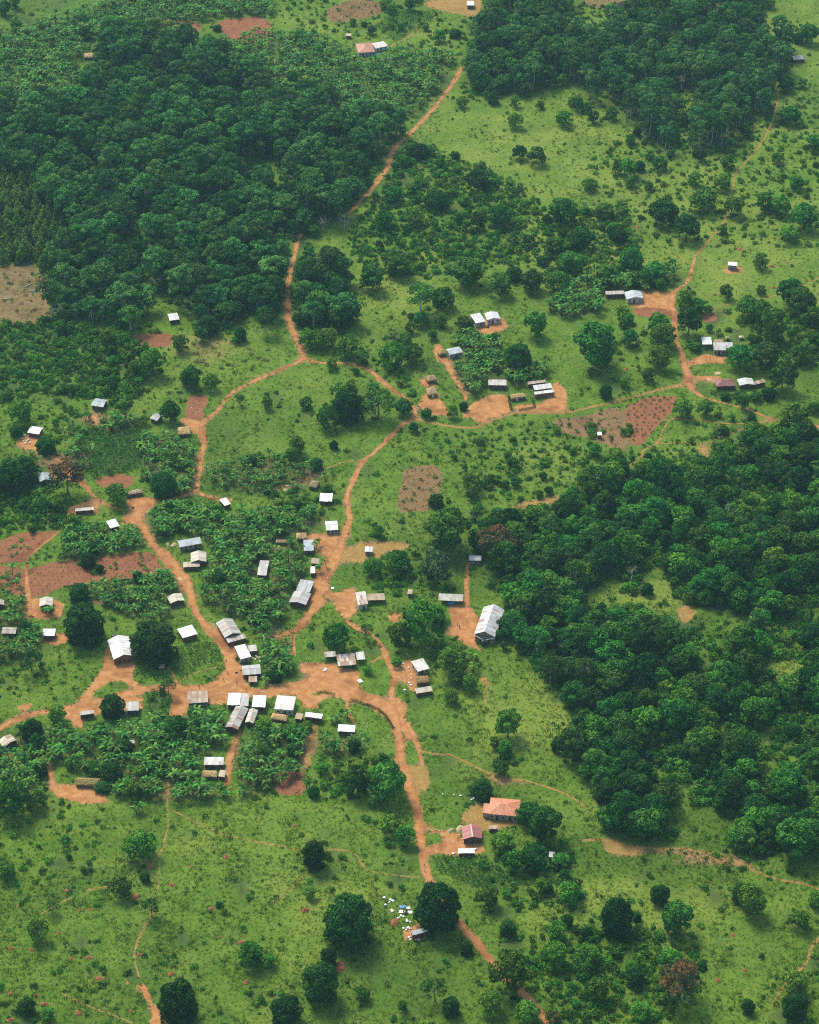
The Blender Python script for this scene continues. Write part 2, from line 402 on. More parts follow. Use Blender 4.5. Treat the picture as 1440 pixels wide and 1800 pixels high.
# ribbons: (name, label, material, points (x, y, width in metres))
WAYS = [
 ('dirt_road', 'soil', tp((985,1830,2.6),(962,1796,2.4),(938,1765,2.8),(905,1730,3.4),(881,1704,4.0),(858,1682,3.8),(838,1655,3.6),(812,1628,3.2),(785,1598,3.2),(765,1570,4.4),(751,1542,3.6),(744,1512,3.2),(741,1482,3.6),(737,1450,4.2),(727,1410,4.2),(714,1365,4.0),(704,1322,4.0),(699,1285,4.4),(692,1258,5.5),(676,1240,7.5),(655,1228,8))),
 ('dirt_road', 'soil', tp((-80,1318,4),(-10,1284,4),(40,1263,4),(90,1249,4.2),(150,1238,4.6),(200,1226,4.6),(240,1216,4.2),(283,1209,4),(330,1213,6),(375,1214,8),(410,1212,9))),
 ('dirt_road', 'soil', t02((1215,720,7),(1150,640,5.5),(1085,600,4.2),(1045,545,3),(1020,490,3.2),(1000,430,4.4),(975,370,5.6),(930,310,6.5),(880,245,7.5),(840,205,6.5),(800,160,4),(770,110,3),(745,65,3.4),(725,20,5))),
 ('dirt_road', 'soil', t01((1040,1240,2.8),(1045,1180,2.6),(1060,1110,2.2),(1060,1060,2.2),(1080,990,2.2),(1065,930,3.4),(1070,880,3),(1120,840,2.1),(1160,800,2),(1210,735,2),(1260,700,2),(1340,660,2),(1400,635,2.2),(1440,620,2.2)) + t11((60,588,2.2),(130,560,2.2),(165,538,3))),
 ('dirt_road', 'soil', t11((165,538,3),(150,490,2.8),(120,430,3),(95,370,3.6),(80,320,3.4),(75,240,3),(80,150,2.6),(95,60,2.6),(110,0,2.6)) + tp((522,428,2.4),(530,410,2.2))),
 ('dirt_road', 'soil', tp((612,375,2.2),(632,355,2.6),(650,335,2.8),(680,295,2.8),(692,264,3.2),(715,240,2.8),(745,210,2.8),(775,175,2.8),(800,140,2.6),(812,118,2.0))),
 ('dirt_road', 'soil', t11((165,538,3),(230,560,2.4),(300,565,2.2),(400,565,2.4),(480,588,2.6),(540,630,2.8),(600,680,3),(670,732,3),(720,780,3),(745,820,3.2),(740,855,3.4),(700,880,3.2),(650,920,2.8),(590,980,2.8),(530,1040,2.8),(480,1080,2.8),(450,1130,2.8),(420,1190,2.8),(395,1250,2.6),(388,1290,2.8),(400,1350,2.8)) + t12((405,40,3),(380,110,3.4),(355,170,4),(325,235,7),(290,290,7.5),(255,350,7),(240,410,8),(225,470,8),(200,530,5.2),(150,600,4),(80,640,3),(10,655,2))),
 ('dirt_road', 'track', t11((745,855,2.4),(860,885,2),(950,900,2),(1040,905,2.2),(1110,890,2.6),(1170,860,2.6),(1240,840,2.4),(1320,825,2.6),(1440,825,2.2)) + t21((100,825,2.2),(200,805,2),(330,775,2),(450,745,2),(560,715,2.2),(660,690,2.6),(720,680,3.6),(748,650,5))),
 ('footpath', 'soil', t21((748,650,5),(740,600,3.4),(725,555,2.8),(705,490,1.8),(685,440,2),(681,380,2.4),(680,320,2.8),(660,270,3.4),(663,220,3),(690,180,1.8),(740,140,1.6),(765,80,1.6),(785,0,1.5)) ),
 ('footpath', 'track', t20((790,1350,1.6),(840,1290,1.6),(900,1215,1.6),(945,1155,1.4),(960,1100,1.2),(975,1020,1.1),(990,970,1.3),(1005,910,1.3),(1050,860,1.3),(1110,790,1.3),(1150,730,1.3),(1190,650,1.5),(1215,560,1.4),(1228,470,1.2))),
 ('footpath', 'soil', t21((748,655,4),(770,700,3),(810,735,2.2),(880,760,1.6),(980,785,1.3),(1080,815,1.5),(1150,845,1.6),(1220,868,1.8),(1260,870,2),(1330,880,2),(1400,895,2),(1470,905,2))),
 ('footpath', 'track', t21((620,865,.9),(700,860,.9),(800,865,1),(900,880,1),(1000,885,1.1),(1090,880,1.7),(1180,872,2),(1250,868,1.8))),
 ('footpath', 'track', t21((440,1105,1.4),(500,1060,1.5),(515,1025,1.4),(590,985,1.1),(610,930,1),(650,870,1),(690,850,1))),
 ('footpath', 'track', t21((560,995,.8),(700,985,.8),(840,985,.8),(960,940,.8),(1100,890,.9))),
 ('footpath', 'track', t21((870,280,.8),(990,250,.9),(1150,220,1),(1300,185,1.3),(1440,115,1.4),(1500,90,1.3))),
 ('footpath', 'soil', t12((1030,265,1.5),(1025,320,1.5),(1020,400,1.8),(1022,470,2.4),(1000,520,3))),
 ('footpath', 'soil', t12((385,570,2.2),(430,605,2.6),(520,645,1.8),(560,690,1.9),(592,740,2.6),(610,800,2.2),(638,850,2.8),(642,900,2.2),(626,960,2.2),(640,1010,3))),
 ('footpath', 'track', t12((592,745,1.6),(545,780,1.3),(510,802,1.2))),
 ('footpath', 'soil', t02((320,98,1.1),(230,170,1.2),(155,240,1.2),(140,300,1.3),(145,400,1.5),(155,480,2.2),(160,550,1.6))),
 ('footpath', 'soil', t02((1260,1140,2),(1245,1200,2),(1225,1270,2.4),(1205,1340,3)) + t03((1205,40,2.6),(1195,95,2))),
 ('footpath', 'soil', t03((262,-10,2),(275,60,2.2),(290,120,3.5))),
 ('footpath', 'soil', t11((868,465,2),(872,520,3),(920,570,3),(955,640,2),(1000,710,1.8),(1018,765,1.8))),
 ('footpath', 'soil', t01((235,1045,1.6),(300,1070,1.8),(350,1105,2.4),(430,1190,2.2),(480,1250,1.4),(560,1310,1.6),(640,1340,1.8))),
 ('footpath', 'soil', t01((810,1290,2),(900,1285,1.6),(1000,1255,1.5),(1042,1230,2))),
 ('footpath', 'soil', t01((1045,1245,2.4),(1085,1265,2.6),(1160,1285,2.6),(1225,1285,3))),
 ('footpath', 'track', t03((890,80,1),(882,200,1.1),(886,300,1.1),(868,380,1.2),(850,440,1.2),(800,510,1.2),(780,532,1.4))),
 ('footpath', 'track', t03((895,215,.8),(1000,270,.9),(1150,340,1),(1280,375,1.1),(1440,405,1)) + t13((160,435,1.1),(330,430,1.3),(430,455,1.1),(470,510,1.2),(520,545,1),(640,565,.9),(770,578,1))),
 ('footpath', 'track', t03((843,490,1.2),(838,560,1),(833,660,.8))),
 ('footpath', 'track', t03((815,740,2),(800,775,1.6),(755,850,1.6),(715,950,1.2),(712,1020,1.2),(740,1110,1))),
 ('footpath', 'track', t03((450,645,1.1),(580,620,1.3))),
 ('footpath', 'track', t03((220,768,1),(320,710,1.1),(388,680,1.1))),
 ('footpath', 'track', t03((330,1190,.9),(430,1240,1.1),(560,1290,1),(690,1340,1),(760,1375,1))),
 ('footpath', 'track', t13((178,550,.8),(80,640,.7),(0,715,.7))),
 ('footpath', 'track', t13((800,635,1.4),(790,680,1.2),(778,720,1.6))),
 ('footpath', 'track', t23((190,385,2.4),(320,380,2.2),(450,415,2),(600,430,1.2),(700,425,1),(800,440,1.4),(900,485,1.4),(1040,505,1.5),(1110,550,1.4),(1240,590,1.3),(1340,605,1.6),(1440,640,1.3),(1520,665,1.2))),
 ('footpath', 'track', t23((1470,860,1.3),(1440,900,1.4),(1395,960,1.4),(1370,1030,1.4),(1290,1100,1.5),(1250,1150,1.1),(1190,1250,.9))),
 ('footpath', 'track', t12((765,1255,1),(880,1280,1.5),(925,1275,1.6),(1000,1310,1.2),(1070,1345,1.2)) + t13((1150,35,1.8),(1200,60,2.2),(1320,65,1.2),(1440,100,1)) + t23((120,145,1.2),(220,215,.9))),
 ('footpath', 'soil', t12((395,985,1.2),(390,1030,1.3),(410,1075,1.4),(425,1115,1.4))),
 ('footpath', 'soil', t12((105,640,1.2),(112,700,1.2),(115,760,1))),
 ('footpath', 'track', t02((870,810,1),(905,845,1.4),(935,900,1.4))),
 ('footpath', 'track', t02((950,890,.7),(1040,845,.8),(1150,815,.9))),
 ('footpath', 'track', t10((780,150,1.4),(690,205,1.8),(620,245,1.4))),
 ('footpath', 'track', t12((1110,860,.8),(1125,940,1),(1120,1020,.9))),
 ('footpath', 'track', t11((0,1225,.8),(150,1185,1.2),(260,1130,.8),(380,1085,.9),(470,1080,1))),
 ('footpath', 'track', t13((880,345,1.4),(810,300,1.6),(780,270,1.6))),
 ('footpath', 'soil', t12((690,1090,1.8),(740,1180,2.2),(770,1260,1.6),(790,1340,1.4))),
]

# patches: (name, label, category-free material, polygon)
YARDS = [
 ('square', 'soil', t12((-30,905),(120,897),(215,862),(228,795),(340,802),(350,830),(440,830),(460,855),(450,890),(465,940),(545,975),(600,1010),(640,1000),(652,975),(690,1000),(715,1040),(690,1085),(720,1125),(762,1195),(745,1215),(700,1180),(680,1150),(662,1200),(672,1280),(690,1345),(640,1345),(645,1250),(635,1150),(600,1095),(560,1062),(500,1022),(410,992),(330,978),(230,958),(120,962),(-30,965))),
 ('square', 'soil', t02((1060,605),(1090,640),(1140,690),(1180,760),(1190,840),(1145,860),(1145,885),(1080,920),(960,925),(910,935),(900,1000),(900,1085),(990,1062),(1000,1000),(1100,1012),(1200,1012),(1210,962),(1320,972),(1460,978),(1460,930),(1330,938),(1300,890),(1270,830),(1240,740),(1210,690),(1160,610),(1090,585))),
 ('yard', 'soil', t12((235,400),(330,430),(440,390),(445,520),(385,572),(340,520),(300,460))),
 ('yard', 'soil', t12((185,120),(300,115),(345,110),(330,200),(290,250),(215,200),(230,160),(150,150))),
 ('yard', 'track', t12((330,255),(390,190),(480,165),(600,160),(720,165),(700,195),(600,205),(560,225),(540,255),(480,268),(340,262))),
 ('yard', 'soil', t12((930,480),(1010,490),(1050,510),(1092,560),(1062,640),(1062,680),(1105,735),(1070,722),(1000,690),(970,660),(900,640),(940,600),(930,540))),
 ('yard', 'soil', t12((625,840),(690,790),(745,770),(762,870),(752,965),(690,895),(640,890))),
 ('yard', 'soil', t12((140,790),(225,800),(300,810),(300,850),(215,860),(130,850))),
 ('yard', 'soil', t12((120,960),(300,960),(280,985),(230,1010),(250,1030),(180,1040),(150,1000))),
 ('yard', 'track', t12((200,1120),(240,1130),(210,1230),(190,1350),(150,1350),(180,1240))),
 ('yard', 'soil', t02((575,690),(590,800),(712,772),(700,850),(690,880),(765,925),(835,930),(740,955),(650,892),(600,892),(505,932),(482,992),(395,1012),(480,910),(540,820),(555,740))),
 ('yard', 'soil', t02((330,1042),(500,1022),(742,960),(748,1045),(650,1042),(520,1060),(430,1110),(445,1150),(350,1100))),
 ('yard', 'soil', t03((270,100),(330,85),(400,90),(530,90),(560,150),(575,188),(400,182),(300,152))),
 ('yard', 'soil', t02((150,450),(330,470),(322,560),(200,565),(158,540))),
 ('yard', 'soil', t02((215,650),(300,640),(380,640),(360,690),(280,700),(215,680))),
 ('yard', 'soil', t01((660,1290),(740,1272),(812,1280),(805,1330),(745,1365),(690,1365))),
 ('yard', 'soil', t02((690,-10),(770,-10),(745,60),(640,70),(660,20))),
 ('yard', 'soil', t01((350,1335),(470,1290),(525,1290),(520,1365),(360,1365))),
 ('yard', 'soil', t01((80,990),(130,955),(205,960),(192,1030),(245,1052),(200,1050))),
 ('yard', 'soil', t01((265,1150),(350,1100),(435,1185),(300,1178))),
 ('yard', 'soil', t01((450,848),(520,835),(505,885))),
 ('yard', 'soil', t01((975,850),(1070,870),(1085,940),(1060,960),(1000,905),(940,870))),
 ('yard', 'soil', t13((790,290),(850,330),(960,340),(1000,385),(1110,400),(1125,445),(1000,455),(940,462),(850,452),(805,482),(770,445),(800,412),(880,402),(905,362),(820,332))),
 ('yard', 'track', t13((1000,240),(1100,170),(1120,280),(1300,280),(1290,300),(1110,330),(1000,300))),
 ('yard', 'soil', t21((500,190),(665,185),(655,260),(692,305),(590,268),(440,272))),
 ('yard', 'soil', t21((748,560),(830,520),(962,530),(952,567),(860,567),(780,572),(748,595))),
 ('yard', 'soil', t21((775,635),(905,628),(940,650),(890,668),(790,655))),
 ('yard', 'soil', t11((770,805),(790,720),(872,720),(885,765),(945,820),(965,852),(830,835))),
 ('yard', 'soil', t11((985,850),(1060,770),(1150,732),(1232,732),(1262,825),(1130,855),(1110,885),(1050,855))),
 ('yard', 'soil', t11((1272,785),(1380,785),(1440,770)) + t21((50,650),(115,722),(102,828),(0,828)) + t11((1290,828),)),
 ('yard', 'soil', t11((1035,300),(1085,390),(1100,422),(1252,382),(1212,320),(1160,350))),
 ('yard', 'soil', t11((855,465),(885,465),(900,540),(960,545),(900,570),(850,540))),
 ('yard', 'soil', t11((770,645),(870,650),(860,690),(790,690))),
 ('yard', 'soil', t21((930,70),(990,50),(1045,70),(1010,95),(950,92))),
 ('yard', 'soil', t13((690,870),(760,815),(800,820),(830,900),(740,900),(690,905))),
 ('yard', 'track', t10((780,25),(860,-10),(1100,-10),(1090,70),(1060,85),(950,68),(860,45))),
 ('yard', 'track', t13((660,-10),(810,-10),(835,110),(770,130),(770,200),(740,210),(700,110))),
 ('bare_patch', 'track', tp((890,896),(925,882),(990,871),(978,882),(930,893))),
 ('bare_patch', 'track', t23((310,385),(420,395),(545,432),(470,458),(350,455),(305,432))),
 ('bare_patch', 'soil', t03((712,1150),(765,1135),(792,1200),(822,1280),(882,1268),(892,1335),(780,1375),(800,1290),(770,1222),(740,1175))),
 ('bare_patch', 'soil', t03((655,1118),(675,1112),(692,1138),(670,1142))),
 ('bare_patch', 'track', t21((790,1005),(860,1000),(855,1070),(830,1055))),
 ('bare_patch', 'soil', t02((95,1020),(175,1008),(150,1050),(85,1045))),
 ('bare_patch', 'track', t22((690,510),(760,490),(790,530),(740,590),(700,560))),
 ('bare_patch', 'soil', t12((600,540),(650,528),(690,545),(665,580),(620,580))),
 ('bare_patch', 'soil', t12((1090,880),(1120,865),(1135,900),(1125,930),(1110,905))),
 ('field', 'field', t02((-40,165),(0,150),(100,110),(322,92),(240,165),(155,238),(140,272),(-40,268))),
 ('field', 'field', t02((150,300),(300,262),(560,232),(790,200),(860,300),(882,332),(700,362),(450,402),(330,392),(215,452),(155,448),(142,312))),
 ('field', 'field', t02((-40,278),(138,285),(142,450),(60,440),(0,395),(-40,380))),
 ('field', 'field_dry', t11((690,1112),(880,1100),(890,1190),(880,1262),(832,1350),(652,1350),(668,1250),(682,1180))),
 ('field', 'field', t21((560,735),(692,735),(682,800),(620,862),(540,942),(512,1000),(440,1000),(440,900),(400,800))),
 ('field', 'field_dry', t21((20,862),(200,845),(330,800),(400,800),(440,900),(440,1000),(380,1060),(330,1000),(200,960),(90,930))),
 ('field', 'field', t01((690,412),(912,402),(900,486),(678,466))),
 ('field', 'field', t01((985,742),(1060,735),(1105,740),(1062,880),(975,868))),
 ('field', 'field', t01((490,1180),(640,1145),(722,1170),(700,1212),(560,1237))),
 ('clearing', 'clearing', t01((-40,60),(130,30),(250,100),(275,200),(275,320),(180,370),(0,350),(-40,350))),
 ('field', 'field', t13((30,10),(170,10),(182,142),(20,142))),
 ('field', 'field', tp((280,34),(355,38),(350,58),(300,50))),
 ('field', 'field', tp((380,34),(475,28),(478,82),(450,82),(390,62))),
 ('field', 'field', t21((450,278),(590,266),(682,305),(670,322),(480,322))),
 ('field', 'field', t21((815,302),(890,300),(897,347),(815,347))),
 ('field', 'clearing', t20((190,-30),(560,-30),(480,40),(230,42))),
 ('field', 'clearing', t20((790,-30),(1000,-30),(1060,30),(950,45),(800,30))),
 ('field', 'field_dry', t10((260,60),(420,-10),(600,20),(560,80),(330,130))),
 ('field', 'field_dry', t02((480,480),(560,400),(700,395),(640,440),(560,490))),
]
# soft tints of the meadow: (px, py, rx, ry, dry, lush, bare)
TINTS = [
 (1150,330,300,170,.5,.12,0),(1300,480,200,90,.4,0,0),(880,240,150,80,.4,.1,0),(1250,120,300,120,.1,.1,0),(690,520,100,90,.65,0,0),(1000,470,90,60,.6,.1,.15),
 (930,1230,110,110,.6,0,0),(860,1300,80,60,.4,0,0),(360,640,170,50,.35,0,.3),(470,740,120,80,.2,-.2,0),(1340,690,130,60,.2,-.1,0),
 (560,1640,230,200,.3,0,0),(280,1500,260,100,.25,0,0),(150,1720,200,100,.2,.1,.1),(1080,1580,160,60,.55,0,0),(1280,1680,170,90,.45,0,.1),
 (1040,1430,100,50,.5,0,.1),(880,800,150,50,.25,.35,0),(690,900,60,60,.3,.2,.1),(1180,790,150,50,.3,.2,.1),(960,830,90,50,.4,.2,.1),
 (120,640,140,80,.1,.35,0),(520,1490,120,60,.3,0,0),(640,950,60,40,.2,0,.2),(590,1350,100,50,.15,.25,.1),(1180,1050,170,30,.9,0,.1),
 (980,1250,25,40,.9,0,.1),(1380,1175,40,15,.8,0,.2),(540,40,120,40,.4,.1,.25),(750,60,100,40,.5,0,0),(80,110,160,110,-.3,.5,.1),(330,20,160,50,-.2,.4,.1),
 (1400,60,80,80,.5,.1,0),(360,600,120,40,.2,0,.45),(60,520,90,60,.5,0,.6),(1240,1510,130,20,.2,0,.7),(880,1385,60,20,.2,0,.5),
 (210,730,90,40,.0,.1,.5),(100,770,120,60,.1,.2,.35),(560,1120,80,50,.2,0,0),(250,1170,120,40,-.1,.1,0),(90,1210,110,40,.3,0,0),
]
FOREST = {
 'west': [tp((-80,215),(60,215),(140,168),(135,112),(190,85),(280,70),(330,92),(400,128),(470,165),(560,185),(610,205),(690,220),(688,262),(660,300),(625,350),(590,385),(545,410),(520,440),(505,470),(500,545),(480,572),(440,565),(400,590),(330,578),(280,540),(220,570),(95,560),(92,475),(0,460),(-80,460)),
          tp((525,450),(560,470),(600,500),(622,560),(600,590),(545,600),(525,560),(512,500))],
 'north': [tp((812,150),(828,60),(850,20),(960,-40),(1010,40),(1130,12),(1190,-40),(1340,-40),(1332,60),(1400,100),(1370,150),(1340,210),(1285,252),(1180,268),(1120,232),(1090,192),(1000,150),(960,162),(880,172),(832,152))],
 'east': [tp((855,990),(838,925),(880,920),(965,880),(1090,822),(1200,842),(1250,790),(1295,752),(1520,745),(1520,1495),(1440,1500),(1380,1512),(1292,1482),(1232,1425),(1182,1472),(1062,1462),(1045,1362),(1000,1335),(965,1250),(960,1210),(930,1180),(905,1130),(890,1080),(880,1010))],
}
CLEAR = [tp((1005,1048),(1060,1030),(1130,1046),(1200,1062),(1310,1078),(1332,1100),(1260,1102),(1190,1092),(1140,1066),(1060,1062)),
         tp((965,1215),(1000,1210),(1012,1300),(985,1310),(968,1260)), tp((1345,1162),(1425,1165),(1425,1186),(1350,1182)),
         tp((1160,1430),(1230,1420),(1300,1440),(1290,1480),(1200,1480)), tp((1125,1000),(1175,1010),(1190,1050),(1140,1045)),
         tp((265,540),(345,535),(345,585),(230,600),(225,585)), tp((280,545),(330,540),(330,575),(280,575))]
BANANA = [  # polygon, spacing (m), size range (m)
 (tp((255,905),(330,885),(400,902),(480,905),(560,905),(585,890),(575,925),(535,940),(525,990),(545,1012),(515,1035),(500,1080),(490,1112),(515,1115),(515,1190),(475,1205),(455,1185),(462,1140),(432,1098),(400,1080),(355,1062),(362,1000),(372,960),(330,940),(272,950)), 2.9, (3.4, 5.0)),
 (t02((330,92),(560,70),(630,82),(740,82),(782,188),(500,248),(310,265),(330,150)), 2.6, (3.2, 4.6)),
 (tp((150,1040),(210,1022),(315,1010),(325,1040),(302,1090),(230,1090),(180,1062)), 2.8, (3.4, 4.8)),
 (tp((-60,1050),(48,1055),(55,1085),(72,1140),(50,1160),(-60,1165)), 2.9, (3.4, 4.8)),
 (tp((20,1292),(80,1272),(140,1292),(200,1280),(250,1272),(300,1262),(330,1258),(400,1252),(402,1310),(352,1330),(358,1372),(412,1402),(300,1412),(200,1402),(162,1370),(95,1338),(82,1400),(20,1402),(-60,1400),(-60,1330)), 3.1, (3.6, 5.4)),
 (tp((412,1312),(480,1272),(530,1282),(558,1310),(536,1362),(482,1392),(420,1402)), 3.4, (3.6, 5.2)),
 (tp((562,1292),(640,1295),(632,1330),(560,1330)), 3.2, (3.8, 5.2)),
 (tp((358,818),(480,802),(590,832),(562,858),(480,870),(370,862)), 3.0, (2.6, 3.8)),
 (tp((240,772),(330,768),(350,802),(345,860),(330,880),(290,872),(250,842)), 2.8, (3.2, 4.6)),
 (tp((1000,502),(1080,472),(1180,480),(1202,495),(1140,510),(1060,540),(1052,552),(1000,560),(960,550)), 3.0, (3.8, 5.2)),
 (tp((800,598),(870,562),(872,622),(900,642),(850,680),(830,700),(805,682)), 2.7, (3.6, 5.0)),
 (tp((885,655),(962,640),(950,682),(900,682)), 2.8, (3.6, 5.0)),
 (tp((-60,60),(130,30),(280,-30),(480,-30),(480,28),(380,30),(280,70),(190,85),(135,110),(140,165),(60,215),(-60,215)), 3.5, (3.6, 5.4)),
 (tp((380,80),(480,60),(560,70),(640,102),(700,92),(800,102),(778,160),(690,232),(610,200),(480,155),(400,122)), 3.4, (3.6, 5.4)),
 (tp((130,790),(165,790),(160,830),(60,830),(40,815)), 4.5, (3.4, 4.6)),
 (tp((190,740),(235,735),(230,760),(190,762)), 3.2, (3.4, 4.6)),
 (tp((262,905),(330,890),(330,940),(280,945)), 3.0, (3.4, 4.6)),
 (tp((775,1165),(830,1150),(838,1210),(800,1215)), 4.5, (3.6, 5.0)),
 (t02((0,300),(60,300),(120,420),(60,440),(0,420)), 4.5, (2.8, 4.0)),
]
SCRUB = [  # polygon, spacing, size range
 (tp((-60,570),(90,562),(200,590),(230,620),(262,690),(210,722),(150,702),(80,692),(-60,722)), 3.6, (2.6, 6.5)),
 (tp((640,262),(740,250),(860,300),(1000,382),(1000,470),(870,470),(760,490),(640,480),(600,420),(640,372)), 4.6, (2.2, 6.5)),
 (tp((960,382),(1100,360),(1120,440),(1060,490),(960,500)), 4.2, (2.4, 6)),
 (tp((600,622),(700,640),(740,700),(680,700),(620,660)), 5.0, (2, 5)),
 (tp((700,750),(1000,742),(1080,820),(980,870),(880,890),(780,800)), 6.0, (1.6, 4)),
 (tp((1300,565),(1500,540),(1500,640),(1320,650)), 4.6, (2.6, 6)),
 (tp((930,1650),(1130,1625),(1240,1650),(1240,1720),(1130,1840),(930,1840),(920,1720)), 4.2, (2.2, 6)),
 (tp((0,720),(150,700),(230,722),(150,780),(60,780)), 6.0, (1.6, 4.6)),
 (tp((-60,800),(60,840),(130,880),(160,930),(-60,945)), 3.8, (2.4, 6.5)),
 (tp((850,1500),(1000,1480),(1030,1600),(900,1600)), 4.4, (2, 5.5)),
 (tp((1160,1440),(1440,1500),(1440,1560),(1250,1530)), 8.0, (1.6, 4)),
 (tp((560,1330),(690,1330),(705,1400),(560,1412)), 4.4, (2, 5.5)),
 (tp((-40,1400),(180,1410),(200,1560),(0,1560)), 9.0, (1.8, 4.5)),
 (tp((640,985),(780,960),(800,1040),(700,1050),(640,1030)), 4.2, (2, 5)),
 (tp((480,160),(690,240),(640,340),(560,400)), 6.0, (2.4, 5)),
 (tp((1020,250),(1440,160),(1500,430),(1100,440)), 7.2, (1.4, 5.4)),
 (tp((440,840),(600,860),(590,905),(500,905)), 4.0, (2, 5)),
 (tp((760,1080),(850,1110),(840,1180),(760,1170)), 4.5, (2, 5)),
 (tp((100,560),(230,575),(330,590),(230,620),(110,600)), 4.5, (2, 5)),
 (tp((480,0),(860,0),(800,110),(560,70)), 8.5, (2, 5)),
 (tp((860,905),(980,880),(950,960),(880,1020),(850,990)), 3.6, (2.4, 6)),
 (tp((1080,800),(1290,760),(1250,830),(1100,850)), 5.0, (2, 5)),
 (tp((0,1120),(180,1150),(150,1200),(0,1240)), 8.0, (1.6, 4)),
]
CROPS = [  # polygon, spacing, size, kind
 (t01((430,920),(720,860),(760,960),(740,1120),(640,1150),(480,1160),(400,1060),(330,1060)), 1.5, .95, 'crop'),
 (t13((840,470),(1000,460),(1200,520),(1240,640),(1080,640),(860,540)), 1.4, .9, 'crop'),
 (t02((950,700),(1140,690),(1175,780),(1020,830),(960,900),(700,860)), 1.5, .75, 'crop'),
 (t10((640,60),(880,60),(800,160),(640,220),(540,140)), 1.7, .9, 'crop'),
 (t02((760,950),(890,940),(890,1080),(800,1150)), 1.6, .7, 'crop'),
 (t11((690,1115),(875,1105),(885,1190),(870,1260),(820,1340),(660,1340)), 1.6, .35, 'grass'),
 (t21((410,740),(690,740),(680,800),(540,940),(450,990)), 3.4, .9, 'dark'),
 (t02((0,160),(320,100),(200,220),(0,260)), 4.5, 1.0, 'sprout'),
 (t02((150,300),(790,205),(880,330),(450,400),(160,445)), 2.6, .7, 'sprout'),
 (t02((0,270),(140,280),(140,440),(0,400)), 3.5, 1.0, 'sprout'),
 (t13((30,15),(165,15),(175,135),(30,135)), 2.5, .6, 'sprout'),
 (t10((270,60),(420,0),(600,20),(560,80),(330,130)), 1.8, .5, 'grass'),
 (t01((700,415),(905,405),(895,480),(690,465)), 3.0, .35, 'sprout'),
]
